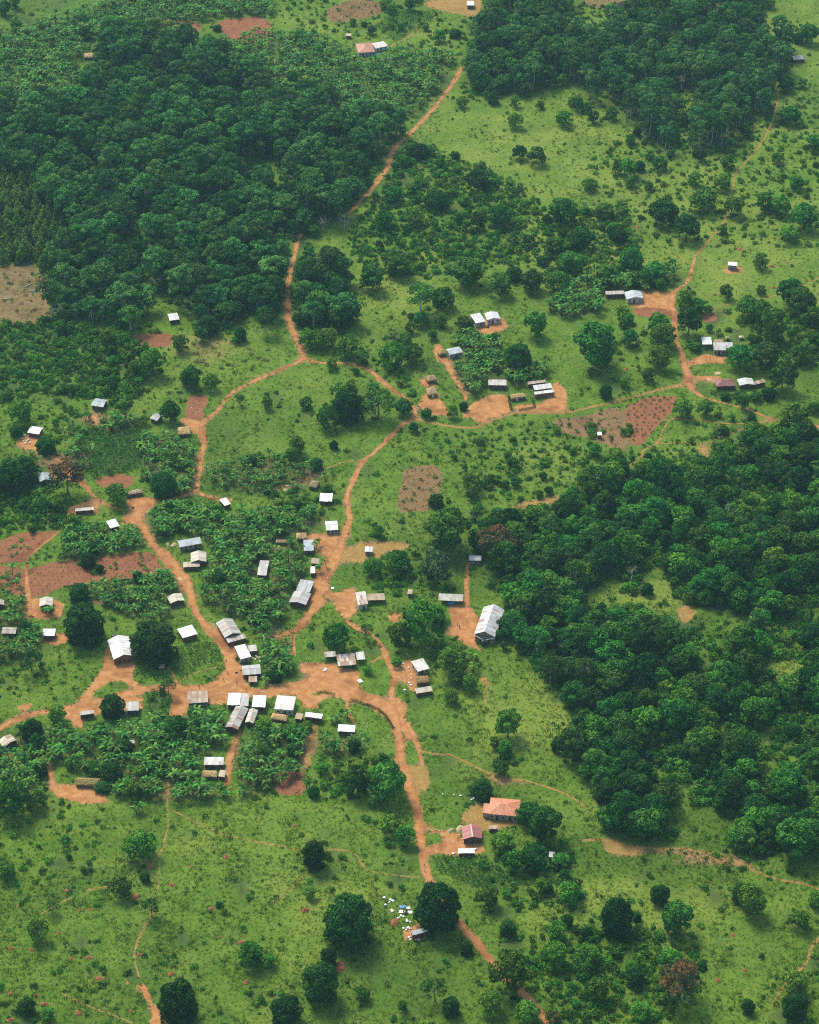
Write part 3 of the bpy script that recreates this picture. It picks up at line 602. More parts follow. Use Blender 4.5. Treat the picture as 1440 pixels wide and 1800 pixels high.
# individual trees: base x, base y, crown width in pixels, species
TREES = """
245 1515 55 light|213 1580 40 light|255 1553 20 mango|267 1613 38 round|93 1607 28 round|68 1655 40 light|47 1788 32 mango|83 1797 28 light
313 1805 72 mango|440 1704 46 light|474 1701 25 light|8 1548 36 light|20 1440 60 broad|62 1425 40 broad|-25 1420 50 broad
552 1531 43 mango|545 1581 25 light|612 1672 84 mango|770 1646 80 mango|578 1702 30 mango|563 1770 64 mango|503 1805 52 mango|637 1762 28 light
707 1778 20 light|765 1762 49 round|793 1789 32 mango|820 1681 23 mango|857 1598 42 light|893 1648 28 mango|893 1748 70 light|863 1786 42 light
927 1805 46 light|680 1411 66 broad|628 1402 46 broad|552 1404 24 mango|847 1408 40 mango|930 1452 50 broad|957 1482 56 broad|888 1502 46 light|985 1522 52 broad
940 1534 50 broad|905 1536 40 light|953 1571 28 light|1090 1466 52 broad|1125 1476 56 broad|1158 1464 44 light|1000 1592 42 light|1160 1594 36 mango|1322 1614 54 light|1303 1592 32 mango
998 1632 22 mango|1032 1655 22 mango|1085 1652 60 mango|1120 1621 18 mango|1033 1712 56 light|1177 1706 42 light|1117 1737 38 mango|1195 1758 76 flower|1050 1762 40 light
1127 1799 40 light|1315 1785 25 mango|1405 1637 38 light|1395 1752 46 light|1397 1799 46 mango|972 1804 30 flower|1436 1597 32 light|1190 1648 56 broad|980 1657 36 light|975 1702 46 light
1315 1427 50 light|1395 1512 66 broad|1305 1482 42 light|1345 1467 42 broad|1047 650 70 broad|1160 652 46 light|1165 614 46 light|1157 590 38 light|1210 594 46 broad|1222 617 36 broad
1208 549 43 light|1200 737 38 light|1240 733 28 mango|1140 673 25 light|1337 474 31 light|1338 518 20 light|1273 514 12 mango|1390 540 50 mango|1315 562 40 broad|1337 577 42 light
1360 602 50 mango|1410 557 50 broad|1428 582 42 mango|1300 652 60 broad|1347 652 50 broad|1376 692 50 broad|1275 704 25 mango|1302 706 26 mango|1328 706 25 mango|1352 705 26 mango
1407 642 36 light|1394 757 42 light|1413 739 20 mango|1090 840 33 mango|1003 487 52 broad|980 517 46 light|1150 498 40 broad|1110 482 44 broad|1065 500 36 broad
823 506 60 broad|740 552 56 bigpale|778 546 42 broad|877 523 46 light|903 496 28 mango|936 516 42 broad|655 514 44 broad|702 490 44 broad|940 597 42 light|910 657 50 mango
555 542 50 broad|577 522 50 broad|601 577 50 mango|574 562 42 broad|540 492 42 broad|542 614 37 light|577 614 38 light|612 631 38 light|636 641 26 light|584 651 22 light|817 585 42 mango
610 747 56 mango|597 707 36 mango|577 757 42 mango|665 737 62 flowerless|710 731 30 mango|523 801 30 light|587 791 16 mango|725 642 38 light|690 652 46 light
750 737 20 light|795 737 22 light|815 723 16 mango|767 894 29 mango|830 866 34 light
337 685 33 mango|422 713 22 round|470 721 20 mango|318 621 29 light|237 647 48 light|267 666 50 light|230 582 48 bigpale|367 592 39 mango|467 585 40 bigpale
253 747 38 bigpale|80 799 43 mango|287 877 47 mango|120 872 64 flower|205 892 40 light|98 898 31 light|28 770 22 mango|14 872 60 mango|42 852 50 mango|80 902 22 mango|36 747 42 mango|300 745 34 mango
148 1138 76 mango|55 1180 43 round|268 1168 96 bigmango|297 1224 31 round|155 1000 28 mango|175 1008 16 mango|140 1062 37 mango|197 1265 45 mango|100 1272 34 light|57 1312 42 mango|310 1297 40 light
460 1342 32 light|215 1328 42 mango|180 1392 48 mango|765 1027 54 pale|787 977 76 broad|745 1138 72 light|765 1097 52 light|704 1142 42 light|643 1122 29 round|593 1147 46 light
697 1174 18 light|797 1196 56 light|793 1239 27 light|826 1217 30 light|873 987 72 flower|842 972 44 broad|893 1302 46 broad|902 1122 64 mango|920 1090 50 broad|505 1295 44 light|540 1285 30 light|700 1012 46 light|655 1015 34 light
737 282 37 mango|943 292 37 light|913 282 25 mango|907 227 30 light|693 357 35 broad|727 397 36 mango|767 372 46 mango|677 407 38 light|840 340 40 broad|880 400 44 broad
993 224 33 light|1160 300 27 light|1103 314 36 light|1037 337 29 light|1140 336 18 mango|1097 379 18 mango|1090 429 29 mango|1207 424 46 mango|1167 397 50 broad|1270 336 31 mango
1280 298 29 light|1367 289 22 light|1400 333 27 mango|1390 220 37 mango|1380 162 31 mango|1410 155 18 mango|1420 79 37 broad|1387 107 23 mango|1434 267 36 mango|1345 372 40 light|1372 380 40 light|1413 407 46 broad
1387 427 36 light|1290 382 38 light|1237 374 46 light|1223 329 28 light|1270 413 20 light|1063 387 37 light|990 394 50 broad|975 449 32 mango|1020 440 40 broad
145 45 22 mango|382 56 16 mango|268 55 20 light|640 48 12 mango|654 62 15 mango|688 52 12 mango|705 54 15 light|748 55 13 mango|800 68 22 mango|620 45 14 light|773 75 24 light|285 1222 12 light
"""
DEAD = [(1275, 922, 46, 9), (1110, 1022, 20, 9), (897, 1282, 6, 8), (922, 1128, 26, 7), (606, 402, 32, 8), (568, 406, 30, 8), (1366, 598, 26, 6), (1198, 160, 22, 12), (990, 1150, 30, 8), (1248, 1238, 8, 8)]
MOUNDS = t03((1190,470,12),(905,617,10),(355,648,10),(715,683,16),(420,750,9),(470,745,7),(100,727,9),(1115,740,11),(55,953,12),(165,960,9),(375,1005,12),(470,1000,12),(735,985,10),(1160,893,8),(1270,920,11),(905,1088,14),(1300,1130,12),(525,1110,14),(235,1248,15),(195,1200,10),(415,1293,14),(55,1330,13),(690,1283,8),(55,1190,11),(795,525,11),(1010,520,7),(310,870,8)) \
 + t23((985,880,10),(1050,1067,9),(905,1120,11)) + t20((358,778,9),(485,1200,9),(1020,1315,11),(1255,890,6)) + t21((1190,55,10),(890,205,7),(930,200,8),(1200,168,9),(425,597,8)) + t13((485,1160,8),(355,1050,24),(170,750,14),(115,305,10),(640,815,18)) + T(1200,420,6)((1105,250,7))
DRY = t01((1040,515,14),(1125,485,13),(1150,520,13),(1050,560,16),(1080,577,15),(1230,455,14),(940,578,11),(1170,592,11),(1330,517,13),(1360,542,11),(1230,577,14),(1410,552,12),(1030,470,14),(920,650,8),(1095,632,8),(1310,490,10),(1280,555,9),(1180,555,9),(1410,500,11)) + t21((420,455,26),(490,465,18))

BUSHY = tp((1180,1130),(1500,1105),(1500,1410),(1310,1405),(1200,1330),(1170,1230))
DRY = DRY + tp((20,500,12),(45,520,10),(62,545,13),(30,548,10),(75,520,11),(10,530,12),(50,495,9),(84,552,12),(38,534,8))
# ------------------------------------------------------------------ buildings: roof corners front-left, front-right, back-right read from enlargements
WHITE, CREAM, GREY, BLUE = (.79,.79,.77), (.58,.53,.42), (.32,.33,.31), (.34,.41,.43)
BROWN, TAN, ORANGE, RED = (.42,.30,.20), (.40,.31,.18), (.66,.25,.12), (.42,.13,.11)
MUD, BRICK, PLAST, BLOCK, BEIGE = (.19,.10,.06), (.26,.11,.06), (.66,.64,.58), (.34,.32,.29), (.45,.36,.25)
hA, hB, hC, hD, hE = T(0,680,6), T(200,680,6), T(0,870,6), T(220,900,6), T(440,830,6)
hF, hG, hH, hI, hJ = T(440,1000,6), T(0,1040,6), T(180,1050,6), T(330,1060,6), T(0,1200,6)
hK, hL, hM, hN = T(280,1190,6), T(460,1190,6), T(690,960,6), T(680,1120,6)
hO, hP = T(730,1330,5.143), T(640,1560,7.2)
hQ, hR, hS, hT, hU, hV, hW, hX = T(720,520,6), T(840,600,6), T(1040,440,6), T(1180,520,6), T(1200,420,6), T(560,0,4.8), T(0,460,3.6), T(1300,40,9)
# (name, corners, form, wall height, rise, roof colour, rust, wall colour, label, extra)
B = []
def add(name, pts, form, h, rise, col, rust, wall, label, **ex):
    B.append((name, pts, form, h, rise, col, rust, wall, label, ex))
add('house', hA((955,197),(1087,212),(1142,137)), 'gable_u', 2.4, .7, BLUE, .1, BRICK, 'brick house with pale bluish roof and a curl at its gable, bananas on both sides')
add('house', hA((290,482),(412,502),(457,432)), 'gable_u', 2.2, .5, WHITE, .15, MUD, 'mud house with a bright white roof beside a round dark tree and littered yard')
add('house', hA((420,1002),(542,982),(515,905)), 'gable_v', 2.3, .9, BLUE, .05, MUD, 'house with ridged pale blue roof half hidden behind the brown-flowering tree')
add('shed', hA((797,1312),(992,1297),(986,1266)), 'shed', 2.1, .25, CREAM, .2, MUD, 'long narrow cream-roofed shed behind a dark tree by the small dirt yard')
add('house', hB((380,332),(457,357),(522,302)), 'gable_u', 2.2, .5, GREY, .1, MUD, 'mud house under a plain grey iron roof among trees, one with a pale trunk')
add('hut', hB((682,497),(812,492),(802,417)), 'hip', 2.0, 1.5, TAN, 0, MUD, 'thatched hut where the narrow dirt lane bends past a red plot', thatch=1)
add('hut', hB((118,1147),(292,1102),(302,1067)), 'gable_u', 2.0, .9, CREAM, 0, MUD, 'long thatched hut with frayed roof facing the open yard with a dark pit', thatch=1)
add('house', hB((1168,1260),(1232,1232),(1182,1162)), 'shed', 2.2, .4, WHITE, .1, BRICK, 'small house with pale lean-to roof at the end of the dirt lane fork')
add('house', hC((1165,352),(1264,327),(1216,250)), 'shed', 2.3, .4, WHITE, .0, MUD, 'house with one bright white sloping roof above the banana grove by the fields')
add('house', hC((420,1177),(557,1172),(556,1087)), 'gable_v', 2.3, 1.0, CREAM, .1, MUD, 'cream-roofed gabled house beside the path along the tilled red field')
add('house', hC((-60,1165),(42,1160),(42,1110)), 'gable_v', 2.3, .8, CREAM, .3, MUD, 'patched cream roof half buried in bananas where the picture ends')
add('house', hD((570,377),(802,327),(792,257)), 'shed', 2.5, .5, BLUE, .05, BEIGE, 'long brick house with a blue-grey sloping roof above the wide dirt street')
add('house', hD((700,527),(864,527),(850,427)), 'gable_v', 2.6, 1.1, CREAM, .2, MUD, 'cream gabled house with a lean-to and rusty patch beside the wide dirt street', annex=hD((628,607),(782,550),(772,497)))
add('house', hD((475,967),(627,932),(592,857)), 'gable_v', 2.3, .8, CREAM, .3, BRICK, 'brick house with a tan-streaked roof between bananas and the narrowing dirt street')
add('house', hD((605,1337),(757,1282),(707,1182)), 'shed', 2.5, .5, WHITE, .0, BRICK, 'brick house under a bright white tilted roof beside the crop plot and rubble')
add('hall', hI((395,362),(572,322),(467,170)), 'gable_v', 2.8, 1.3, (0.45,0.45,0.40), .25, MUD, 'long gabled hall with ribbed pale roof and a lower front roof at the junction', annex=hI((430,420),(622,364),(590,318)))
add('house', hI((550,602),(657,562),(612,422)), 'shed', 2.7, .4, WHITE, .0, (.55,.47,.30), 'house with plain white roof and cream wall between the hall and a grey-roofed house')
add('outhouse', hI((645,512),(734,502),(722,437)), 'shed', 2.1, .3, (0.45,0.45,0.40), .2, MUD, 'small grey-white roofed outhouse behind the white-roofed house with cream wall')
add('house', hI((585,757),(780,747),(757,650)), 'gable_u', 2.4, .7, (0.45,0.46,0.43), .05, MUD, 'house with wide pale grey roof at the corner of the village junction')
add('shed', hI((643,832),(732,832),(732,772)), 'shed', 1.8, .3, CREAM, .8, MUD, 'tiny rusty-roofed shed against the corner house at the village junction')
add('house', hI((420,1074),(552,1080),(559,950)), 'shed', 2.7, .4, WHITE, .0, MUD, 'bright white roofed shop at the south side of the junction, joined to a grey one')
add('house', hI((554,1087),(640,1087),(650,952)), 'shed', 2.6, .4, (0.43,0.44,0.40), .15, MUD, 'narrow grey-roofed shop joined to the bright white one at the junction')
add('house', hI((675,1097),(817,1099),(834,974)), 'shed', 2.7, .4, WHITE, .05, MUD, 'white-roofed shop with a notched front edge beside the narrow alley')
add('house', hI((400,1312),(532,1347),(634,1112)), 'gable_v', 2.5, .9, (0.43,0.42,0.36), .42, MUD, 'long house with grey roof framed by rust, west of the narrow alley')
add('house', hI((600,1262),(692,1267),(747,1127)), 'gable_v', 2.4, .7, CREAM, .2, MUD, 'long cream-roofed house east of the narrow alley')
add('house', hI((912,1117),(1112,1132),(1144,987)), 'shed', 2.7, .5, (0.65,0.65,0.59), .2, PLAST, 'white-walled house with half grey, half white roof on the village street')
add('hut', hI((880,1212),(1042,1247),(1052,1187)), 'hip', 1.7, .9, TAN, 0, MUD, 'low dark thatched hut below the white-walled house', thatch=1)
add('shed', hI((1128,1217),(1202,1227),(1222,1167)), 'shed', 1.9, .3, (0.42,0.30,0.18), .1, MUD, 'small tan-roofed shed between a thatched hut and a brick house')
add('house', hI((1225,1200),(1407,1214),(1434,1167)), 'shed', 2.6, .3, WHITE, .1, BRICK, 'dark brick house with narrow white roof below the village street')
add('house', hG((10,442),(162,442),(187,377)), 'gable_u', 2.1, .6, (0.42,0.39,0.32), .3, MUD, 'tan-grey roofed house among bananas west of the fields')
add('house', hG((443,464),(577,467),(589,392)), 'shed', 2.2, .3, WHITE, .0, MUD, 'small house with one flat white roof and a bare earth plot beside it')
add('chapel', hG((1195,722),(1417,674),(1362,467)), 'gable_v', 3.0, 1.7, WHITE, .12, BRICK, 'brick chapel with white gabled roof and brown patch facing the forked drive')
add('outhouse', hH((600,745),(660,745),(655,705)), 'shed', 1.5, .2, BROWN, .6, BRICK, 'tiny brown brick outhouse under the great dark tree')
add('house', hH((903,1117),(1117,1107),(1107,982)), 'shed', 2.4, .6, (0.40,0.36,0.30), .85, BLOCK, 'house with a rust-striped roof at the west end of the village square')
add('house', hH((255,1197),(387,1192),(382,1097)), 'shed', 2.3, .4, (0.48,0.48,0.43), .15, MUD, 'pale grey-roofed house peeping over the trees south of the road')
add('house', hJ((45,687),(177,602),(112,537)), 'gable_v', 2.4, .8, CREAM, .55, MUD, 'half rusty cream roof beside the road where it leaves the village')
add('hut', hJ((840,342),(992,317),(997,287)), 'shed', 2.4, .3, (0.42,0.40,0.35), .3, MUD, 'mud hut with a narrow grey roof on the south verge of the road')
add('hut', hJ((793,1072),(1042,1082),(1057,1007)), 'gable_u', 1.8, 1.1, (0.22,0.20,0.09), 0, MUD, 'long mossy thatched hut on the lone orange yard among bananas', thatch=1)
add('outhouse', hJ((1372,640),(1425,640),(1412,606)), 'shed', 1.8, .2, WHITE, .0, MUD, 'tiny white roof showing between banana crowns')
add('house', hK((470,927),(677,927),(685,844)), 'shed', 2.2, .5, (0.61,0.61,0.58), .3, MUD, 'grey-white roofed house with rust streaks at the foot of the alley path')
add('hut', hK((450,1047),(602,1052),(612,987)), 'gable_u', 1.8, .9, TAN, 0, MUD, 'small thatched hut shaded by palms below the rust-streaked roof', thatch=1)
add('shed', hK((625,1047),(692,1057),(707,987)), 'shed', 1.9, .3, (0.43,0.36,0.24), .1, MUD, 'little cream-roofed shed joined to a thatched hut at the alley path')
add('house', hL((800,572),(980,580),(992,507)), 'shed', 2.3, .4, WHITE, .0, MUD, 'white-roofed house with palms around it at the end of a short path')
add('hut', hE((620,142),(702,167),(732,102)), 'hip', 2.0, 1.2, (0.24,0.21,0.14), 0, MUD, 'brown thatched hut above a white-roofed house by the grassy trail', thatch=1)
add('house', hE((715,312),(852,302),(887,217)), 'gable_u', 2.3, .8, WHITE, .15, MUD, 'white two-slope roofed house behind banana leaves near the lane')
add('house', hE((800,614),(929,607),(917,512)), 'gable_u', 2.3, .5, (0.65,0.65,0.61), .1, BLOCK, 'grey-walled house with ribbed white roof where the lane widens')
add('house', hE((572,827),(677,830),(659,714)), 'shed', 2.4, .4, BLUE, .0, MUD, 'narrow house with smooth blue-grey roof at the wide lane')
add('hut', hE((490,697),(602,702),(592,642)), 'hip', 2.0, 1.3, TAN, 0, MUD, 'shaggy thatched hut behind the narrow blue-grey roof', thatch=1)
add('hut', hE((270,742),(382,742),(385,704)), 'shed', 1.6, .3, (0.26,0.22,0.16), 0, MUD, 'low brown lean-to at the banana edge', thatch=1)
add('hut', hE((635,962),(720,962),(735,907)), 'shed', 1.9, .3, (0.35,0.29,0.19), .2, MUD, 'small tan-roofed hut beside a dark palm at the lane')
add('shed', hE((632,1066),(682,1062),(688,992)), 'shed', 2.2, .3, WHITE, .0, MUD, 'little bright white roof at the lane edge below a palm')
add('house', hE((68,1087),(167,1087),(207,932)), 'gable_u', 2.3, .6, (0.50,0.50,0.48), .3, MUD, 'grey-white roofed house with brown upper slope deep in the bananas')
add('house', hE((500,1242),(637,1282),(657,1157)), 'shed', 2.4, .5, (0.42,0.45,0.45), .25, MUD, 'stained blue-grey roofed house, upper of two joined roofs at the lane')
add('house', hF((420,347),(592,387),(632,267)), 'gable_v', 2.4, .8, (0.45,0.45,0.42), .15, MUD, 'pale grey gabled roof, lower of two joined houses at the lane')
add('latrine', hE((1205,837),(1287,840),(1297,785)), 'shed', 2.3, .3, (0.56,0.61,0.61), .0, BLOCK, 'small grey latrine with bluish roof on a bare earth shoulder')
add('house', hF((1130,387),(1234,367),(1220,230)), 'shed', 2.8, .5, (0.65,0.59,0.51), .55, (.62,.62,.58), 'house with rust-striped white roof and pale end wall beside the round yard')
add('shed', hF((1238,332),(1422,327),(1412,257)), 'shed', 2.2, .4, (0.36,0.27,0.16), .3, MUD, 'long tan-roofed shed joined to the rust-striped house by the round yard', open=1)
add('stall', hF((785,932),(907,922),(897,867)), 'shed', 2.2, .3, (0.49,0.49,0.45), .7, MUD, 'small striped-roof market stall above the village square', open=1)
add('stall', hF((935,1022),(1128,1012),(1090,892)), 'shed', 2.3, .5, (0.61,0.61,0.56), .8, MUD, 'large market stall with black-and-white striped iron roof on the square', open=1)
add('stall', hF((1125,962),(1212,952),(1197,870)), 'shed', 2.3, .4, (0.61,0.61,0.56), .25, MUD, 'pale-roofed market stall with rusty front edge on the square', open=1)
add('house', hM((808,152),(934,152),(939,98)), 'gable_u', 2.3, .6, (0.59,0.65,0.65), .1, BEIGE, 'small beige-walled house under tall trees at the head of a straight footpath')
add('shelter', hM((480,574),(739,580),(752,507)), 'shed', 2.4, .4, (0.42,0.43,0.36), .3, MUD, 'long open shelter with mossy roof and a blue sheet in the church yard', open=1, bluesheet=1)
add('latrine', hM((158,500),(207,505),(215,457)), 'shed', 2.2, .3, TAN, .2, BEIGE, 'tiny tan latrine by the bushes above the church path')
add('church', hM((850,932),(1072,952),(1192,667)), 'gable_v', 3.6, 2.2, (0.63,0.65,0.63), .38, BEIGE, 'large church with a long gabled iron roof streaked with rust, trees close behind', gutters=1)
add('house', hM((260,1332),(380,1287),(327,1174)), 'shed', 2.5, .4, (0.63,0.64,0.59), .1, BEIGE, 'cream-walled house with creased white roof beside the littered yard')
add('hut', hN((313,480),(445,472),(439,400)), 'gable_u', 2.0, .7, (0.23,0.17,0.09), 0, MUD, 'brown thatched hut, middle of three buildings at the littered yard', thatch=1)
add('shed', hN((308,602),(477,562),(472,507)), 'shed', 2.0, .3, (0.45,0.39,0.29), .5, MUD, 'torn tan and white roofed shed, lowest of three at the littered yard')
add('villa', hO((655,520),(927,537),(957,390)), 'hip', 3.0, 1.6, ORANGE, .0, BEIGE, 'new brick house with orange hipped roof and side porch at the lane', annex=hO((605,508),(672,514),(690,428)))
add('house', hO((430,752),(600,737),(592,622)), 'gable_v', 2.6, 1.2, RED, .1, MUD, 'mud house with faded red gabled roof and pale ridge beside straw heaps')
add('shed', hO((390,874),(537,870),(535,827)), 'shed', 2.2, .25, WHITE, .0, MUD, 'narrow white-roofed shed below the red-roofed house')
add('outhouse', hO((666,657),(747,647),(747,617)), 'shed', 1.8, .2, (0.48,0.32,0.19), .1, MUD, 'little tan-roofed outhouse in front of the orange-roofed villa')
add('latrine', hO((1200,907),(1252,910),(1267,862)), 'shed', 2.2, .3, WHITE, .0, MUD, 'tiny white-roofed latrine alone at the edge of the bush')
add('house', hP((620,590),(838,552),(795,514)), 'shed', 2.8, .4, (0.40,0.43,0.43), .1, BRICK, 'red brick house with pale roof tucked under the great round tree by the lane')
add('house', hQ((695,297),(792,267),(747,172)), 'shed', 2.6, .4, (0.66,0.67,0.65), .0, PLAST, 'white-walled house with flat white roof, west of a pair on an orange yard')
add('house', hQ((820,257),(957,240),(927,170)), 'gable_v', 2.6, .9, (0.63,0.65,0.65), .0, PLAST, 'white-walled house with gabled pale roof, east of a pair on an orange yard')
add('house', hQ((420,627),(557,592),(522,532)), 'gable_u', 2.5, .6, (0.43,0.50,0.50), .0, (.55,.50,.42), 'house with smooth blue-white roof and open porch beside bananas')
add('hut', hQ((315,617),(387,602),(362,570)), 'hip', 1.9, 1.2, (0.40,0.31,0.14), 0, MUD, 'small golden thatched hut against the blue-white roofed house', thatch=1)
add('hut', hQ((192,902),(292,882),(262,827)), 'hip', 2.1, 1.2, (0.27,0.22,0.14), 0, MUD, 'thatched mud hut above its twin near the lane bend', thatch=1)
add('hut', hQ((193,1042),(302,1032),(277,962)), 'hip', 2.1, 1.3, (0.29,0.24,0.16), 0, MUD, 'thatched mud hut with a white door on an orange yard near the lane bend', thatch=1, whitedoor=1)
add('house', hQ((830,942),(1022,944),(1022,884)), 'shed', 2.5, .4, (0.46,0.45,0.40), .35, MUD, 'ribbed grey-roofed house above the broad orange yard')
add('hut', hQ((1068,1085),(1220,1060),(1212,1017)), 'gable_u', 2.1, .7, (0.33,0.27,0.14), 0, MUD, 'long thatched hut with a white door between hedged yards', thatch=1, whitedoor=1)
add('house', hR((600,514),(792,492),(767,442)), 'shed', 3.0, .5, (0.66,0.66,0.63), .05, MUD, 'house with two white roof levels and a porch on the orange yard by the road', annex=hR((600,560),(806,537),(800,508)))
add('shed', hR((530,452),(717,427),(712,407)), 'shed', 2.1, .25, (0.40,0.35,0.27), .5, MUD, 'narrow rusty-roofed shed behind the house with two white roof levels')
add('house', hS((368,520),(539,502),(522,427)), 'gable_v', 2.6, 1.0, (0.45,0.50,0.50), .0, PLAST, 'white-walled house with gabled bluish roof at the orange court by the footpath')
add('shed', hS((150,467),(347,460),(342,424)), 'shed', 2.3, .3, (0.43,0.40,0.35), .4, MUD, 'long grey patched shed joined to the gabled bluish roof, bananas in front')
add('house', hT((326,514),(427,510),(422,432)), 'shed', 2.6, .4, WHITE, .0, MUD, 'square bright white roof on posts in the eastern homestead', open=1)
add('house', hT((445,574),(577,572),(577,490)), 'shed', 2.8, .4, (0.43,0.45,0.43), .2, BLOCK, 'grey block house with ribbed pale roof and rubble behind in the eastern homestead', annex=hT((578,554),(652,554),(650,488)))
add('shed', hT((450,490),(545,490),(545,458)), 'shed', 2.2, .2, BROWN, .9, BLOCK, 'ragged rusty roof behind the grey block house')
add('hut', hT((578,452),(622,452),(617,428)), 'hip', 1.6, .8, (0.40,0.34,0.20), 0, MUD, 'tiny thatched granary behind the grey block house', thatch=1)
add('hut', hT((718,442),(770,442),(767,422)), 'hip', 1.5, .6, (0.64,0.61,0.56), 0, MUD, 'tiny round-looking pale granary at the bush edge', thatch=1)
add('house', hT((475,957),(672,947),(655,872)), 'hip', 2.4, 1.3, (0.26,0.10,0.09), .1, MUD, 'house with dull red hipped roof behind a dark hedge row')
add('house', hT((722,947),(880,937),(852,870)), 'gable_v', 2.4, .7, (0.58,0.61,0.58), .15, MUD, 'pale grey-roofed house behind the dark hedge row, next to the dull red roof')
add('shed', hT((884,937),(997,907),(972,877)), 'shed', 2.1, .3, (0.45,0.43,0.35), .7, MUD, 'patchwork rusty shed at the end of the dark hedge row')
add('house', hU((478,277),(577,284),(577,246)), 'shed', 2.8, .3, WHITE, .0, BLOCK, 'lone square hut with white roof on a round bare patch in the meadow')
add('house', hV((335,448),(476,436),(455,358)), 'hip', 2.6, 1.5, (0.48,0.21,0.12), .0, PLAST, 'house with peach-orange hipped roof beside a white-roofed one among distant bananas')
add('house', hV((480,410),(582,387),(547,347)), 'gable_u', 2.5, .7, (0.65,0.62,0.53), .0, PLAST, 'cream-white roofed house joined to the peach-orange roof among distant bananas')
add('shed', hV((228,304),(275,301),(278,281)), 'shed', 2.0, .3, (0.50,0.42,0.32), .1, MUD, 'small tan-roofed shed in the distant bananas above the peach-orange roof')
add('house', hV((1245,48),(1305,42),(1318,5)), 'gable_u', 2.5, .7, WHITE, .0, MUD, 'far white-roofed house on reddish ground beside a dark tree at the wood edge')
add('house', hW((1073,374),(1134,364),(1122,322)), 'gable_u', 2.3, .5, (0.66,0.66,0.65), .1, MUD, 'lone white-roofed house at the forest foot above a tilled plot')
add('house', hX((862,592),(1032,572),(990,510)), 'gable_u', 2.2, .7, (0.63,0.61,0.53), .35, MUD, 'lone weathered cream-roofed house in the far meadow beside the plantation')
add('hut', t00((445,302),(495,300),(490,277)), 'hip', 1.8, 1.0, (0.37,0.29,0.20), 0, MUD, 'tiny tan hut at the top of the dark wood among distant bananas', thatch=1)
0 and add('house', t00((545,42),(610,38),(605,8)), 'gable_u', 2.3, .5, WHITE, .1, MUD, 'far white roof glimpsed through bananas on the hill')
add('latrine', T(840,600,6)((1262,992),(1308,990),(1306,955)), 'shed', 2.1, .2, WHITE, .0, MUD, 'tiny white-roofed latrine in a dark bush on the scrubby brown plot')
# ------------------------------------------------------------------ raster of the layout (photo pixels, with a margin)
MX, MY = 120, 120
RW, RH = 1440 + 2 * MX, 1800 + 2 * MY
def rast(mask, poly, val=True):
    P = np.array([(p[0] + MX, p[1] + MY) for p in poly], float)
    x0, y0 = np.maximum(np.floor(P.min(0)).astype(int), 0)
    x1, y1 = np.minimum(np.ceil(P.max(0)).astype(int) + 1, (RW, RH))
    if x1 <= x0 or y1 <= y0: return
    X, Y = np.meshgrid(np.arange(x0, x1) + .5, np.arange(y0, y1) + .5)
    ins = np.zeros(X.shape, bool)
    for a, b in zip(P, np.roll(P, -1, 0)):
        if a[1] == b[1]: continue
        c = (Y >= min(a[1], b[1])) & (Y < max(a[1], b[1]))
        ins ^= c & (X < a[0] + (Y - a[1]) * (b[0] - a[0]) / (b[1] - a[1]))
    mask[y0:y1, x0:x1][ins] = val
def sample(mask, px, py):
    i = np.clip((np.asarray(px) + MX).astype(int), 0, RW - 1); j = np.clip((np.asarray(py) + MY).astype(int), 0, RH - 1)
    return mask[j, i]
def blur(a, r):
    a = a.astype(np.float32)
    for ax in (0, 1):
        for _ in range(2):
            p = np.pad(a, [(r + 1, r) if k == ax else (0, 0) for k in (0, 1)], mode='edge').cumsum(ax, dtype=np.float64)
            n = a.shape[ax]
            a = ((np.take(p, range(2 * r + 1, 2 * r + 1 + n), ax) - np.take(p, range(0, n), ax)) / (2 * r + 1)).astype(np.float32)
    return a

def ribbon(pts):
    P = [ground(x, y)[:2] for x, y, w in pts]
    Wd = [w for _, _, w in pts]
    # resample with a smooth curve
    out = []
    n = len(P)
    for i in range(n - 1):
        p0, p1, p2, p3 = P[max(i - 1, 0)], P[i], P[i + 1], P[min(i + 2, n - 1)]
        L = np.linalg.norm(p2 - p1)
        k = max(2, int(L / 1.1))
        for j in range(k):
            t = j / k
            q = .5 * ((2 * p1) + (-p0 + p2) * t + (2 * p0 - 5 * p1 + 4 * p2 - p3) * t * t + (-p0 + 3 * p1 - 3 * p2 + p3) * t ** 3)
            out.append((q, Wd[i] * (1 - t) + Wd[i + 1] * t))
    out.append((P[-1], Wd[-1]))
    Q = np.array([q for q, _ in out]); w = np.array([x for _, x in out])
    d = np.gradient(Q, axis=0); d /= np.linalg.norm(d, axis=1)[:, None] + 1e-9
    nrm = np.stack([-d[:, 1], d[:, 0]], 1)
    def wob(n_):
        a = np.convolve(rng.normal(size=n_ + 2), [.25, .5, .25], 'valid')
        b_ = np.convolve(rng.normal(size=n_ + 8), np.ones(9) / 4, 'valid')
        return a * .30 + b_ * .22
    l = w / 2 * (1 + wob(len(w)) * .8); r = w / 2 * (1 + wob(len(w)) * .8)
    return Q + nrm * l[:, None], Q - nrm * r[:, None]

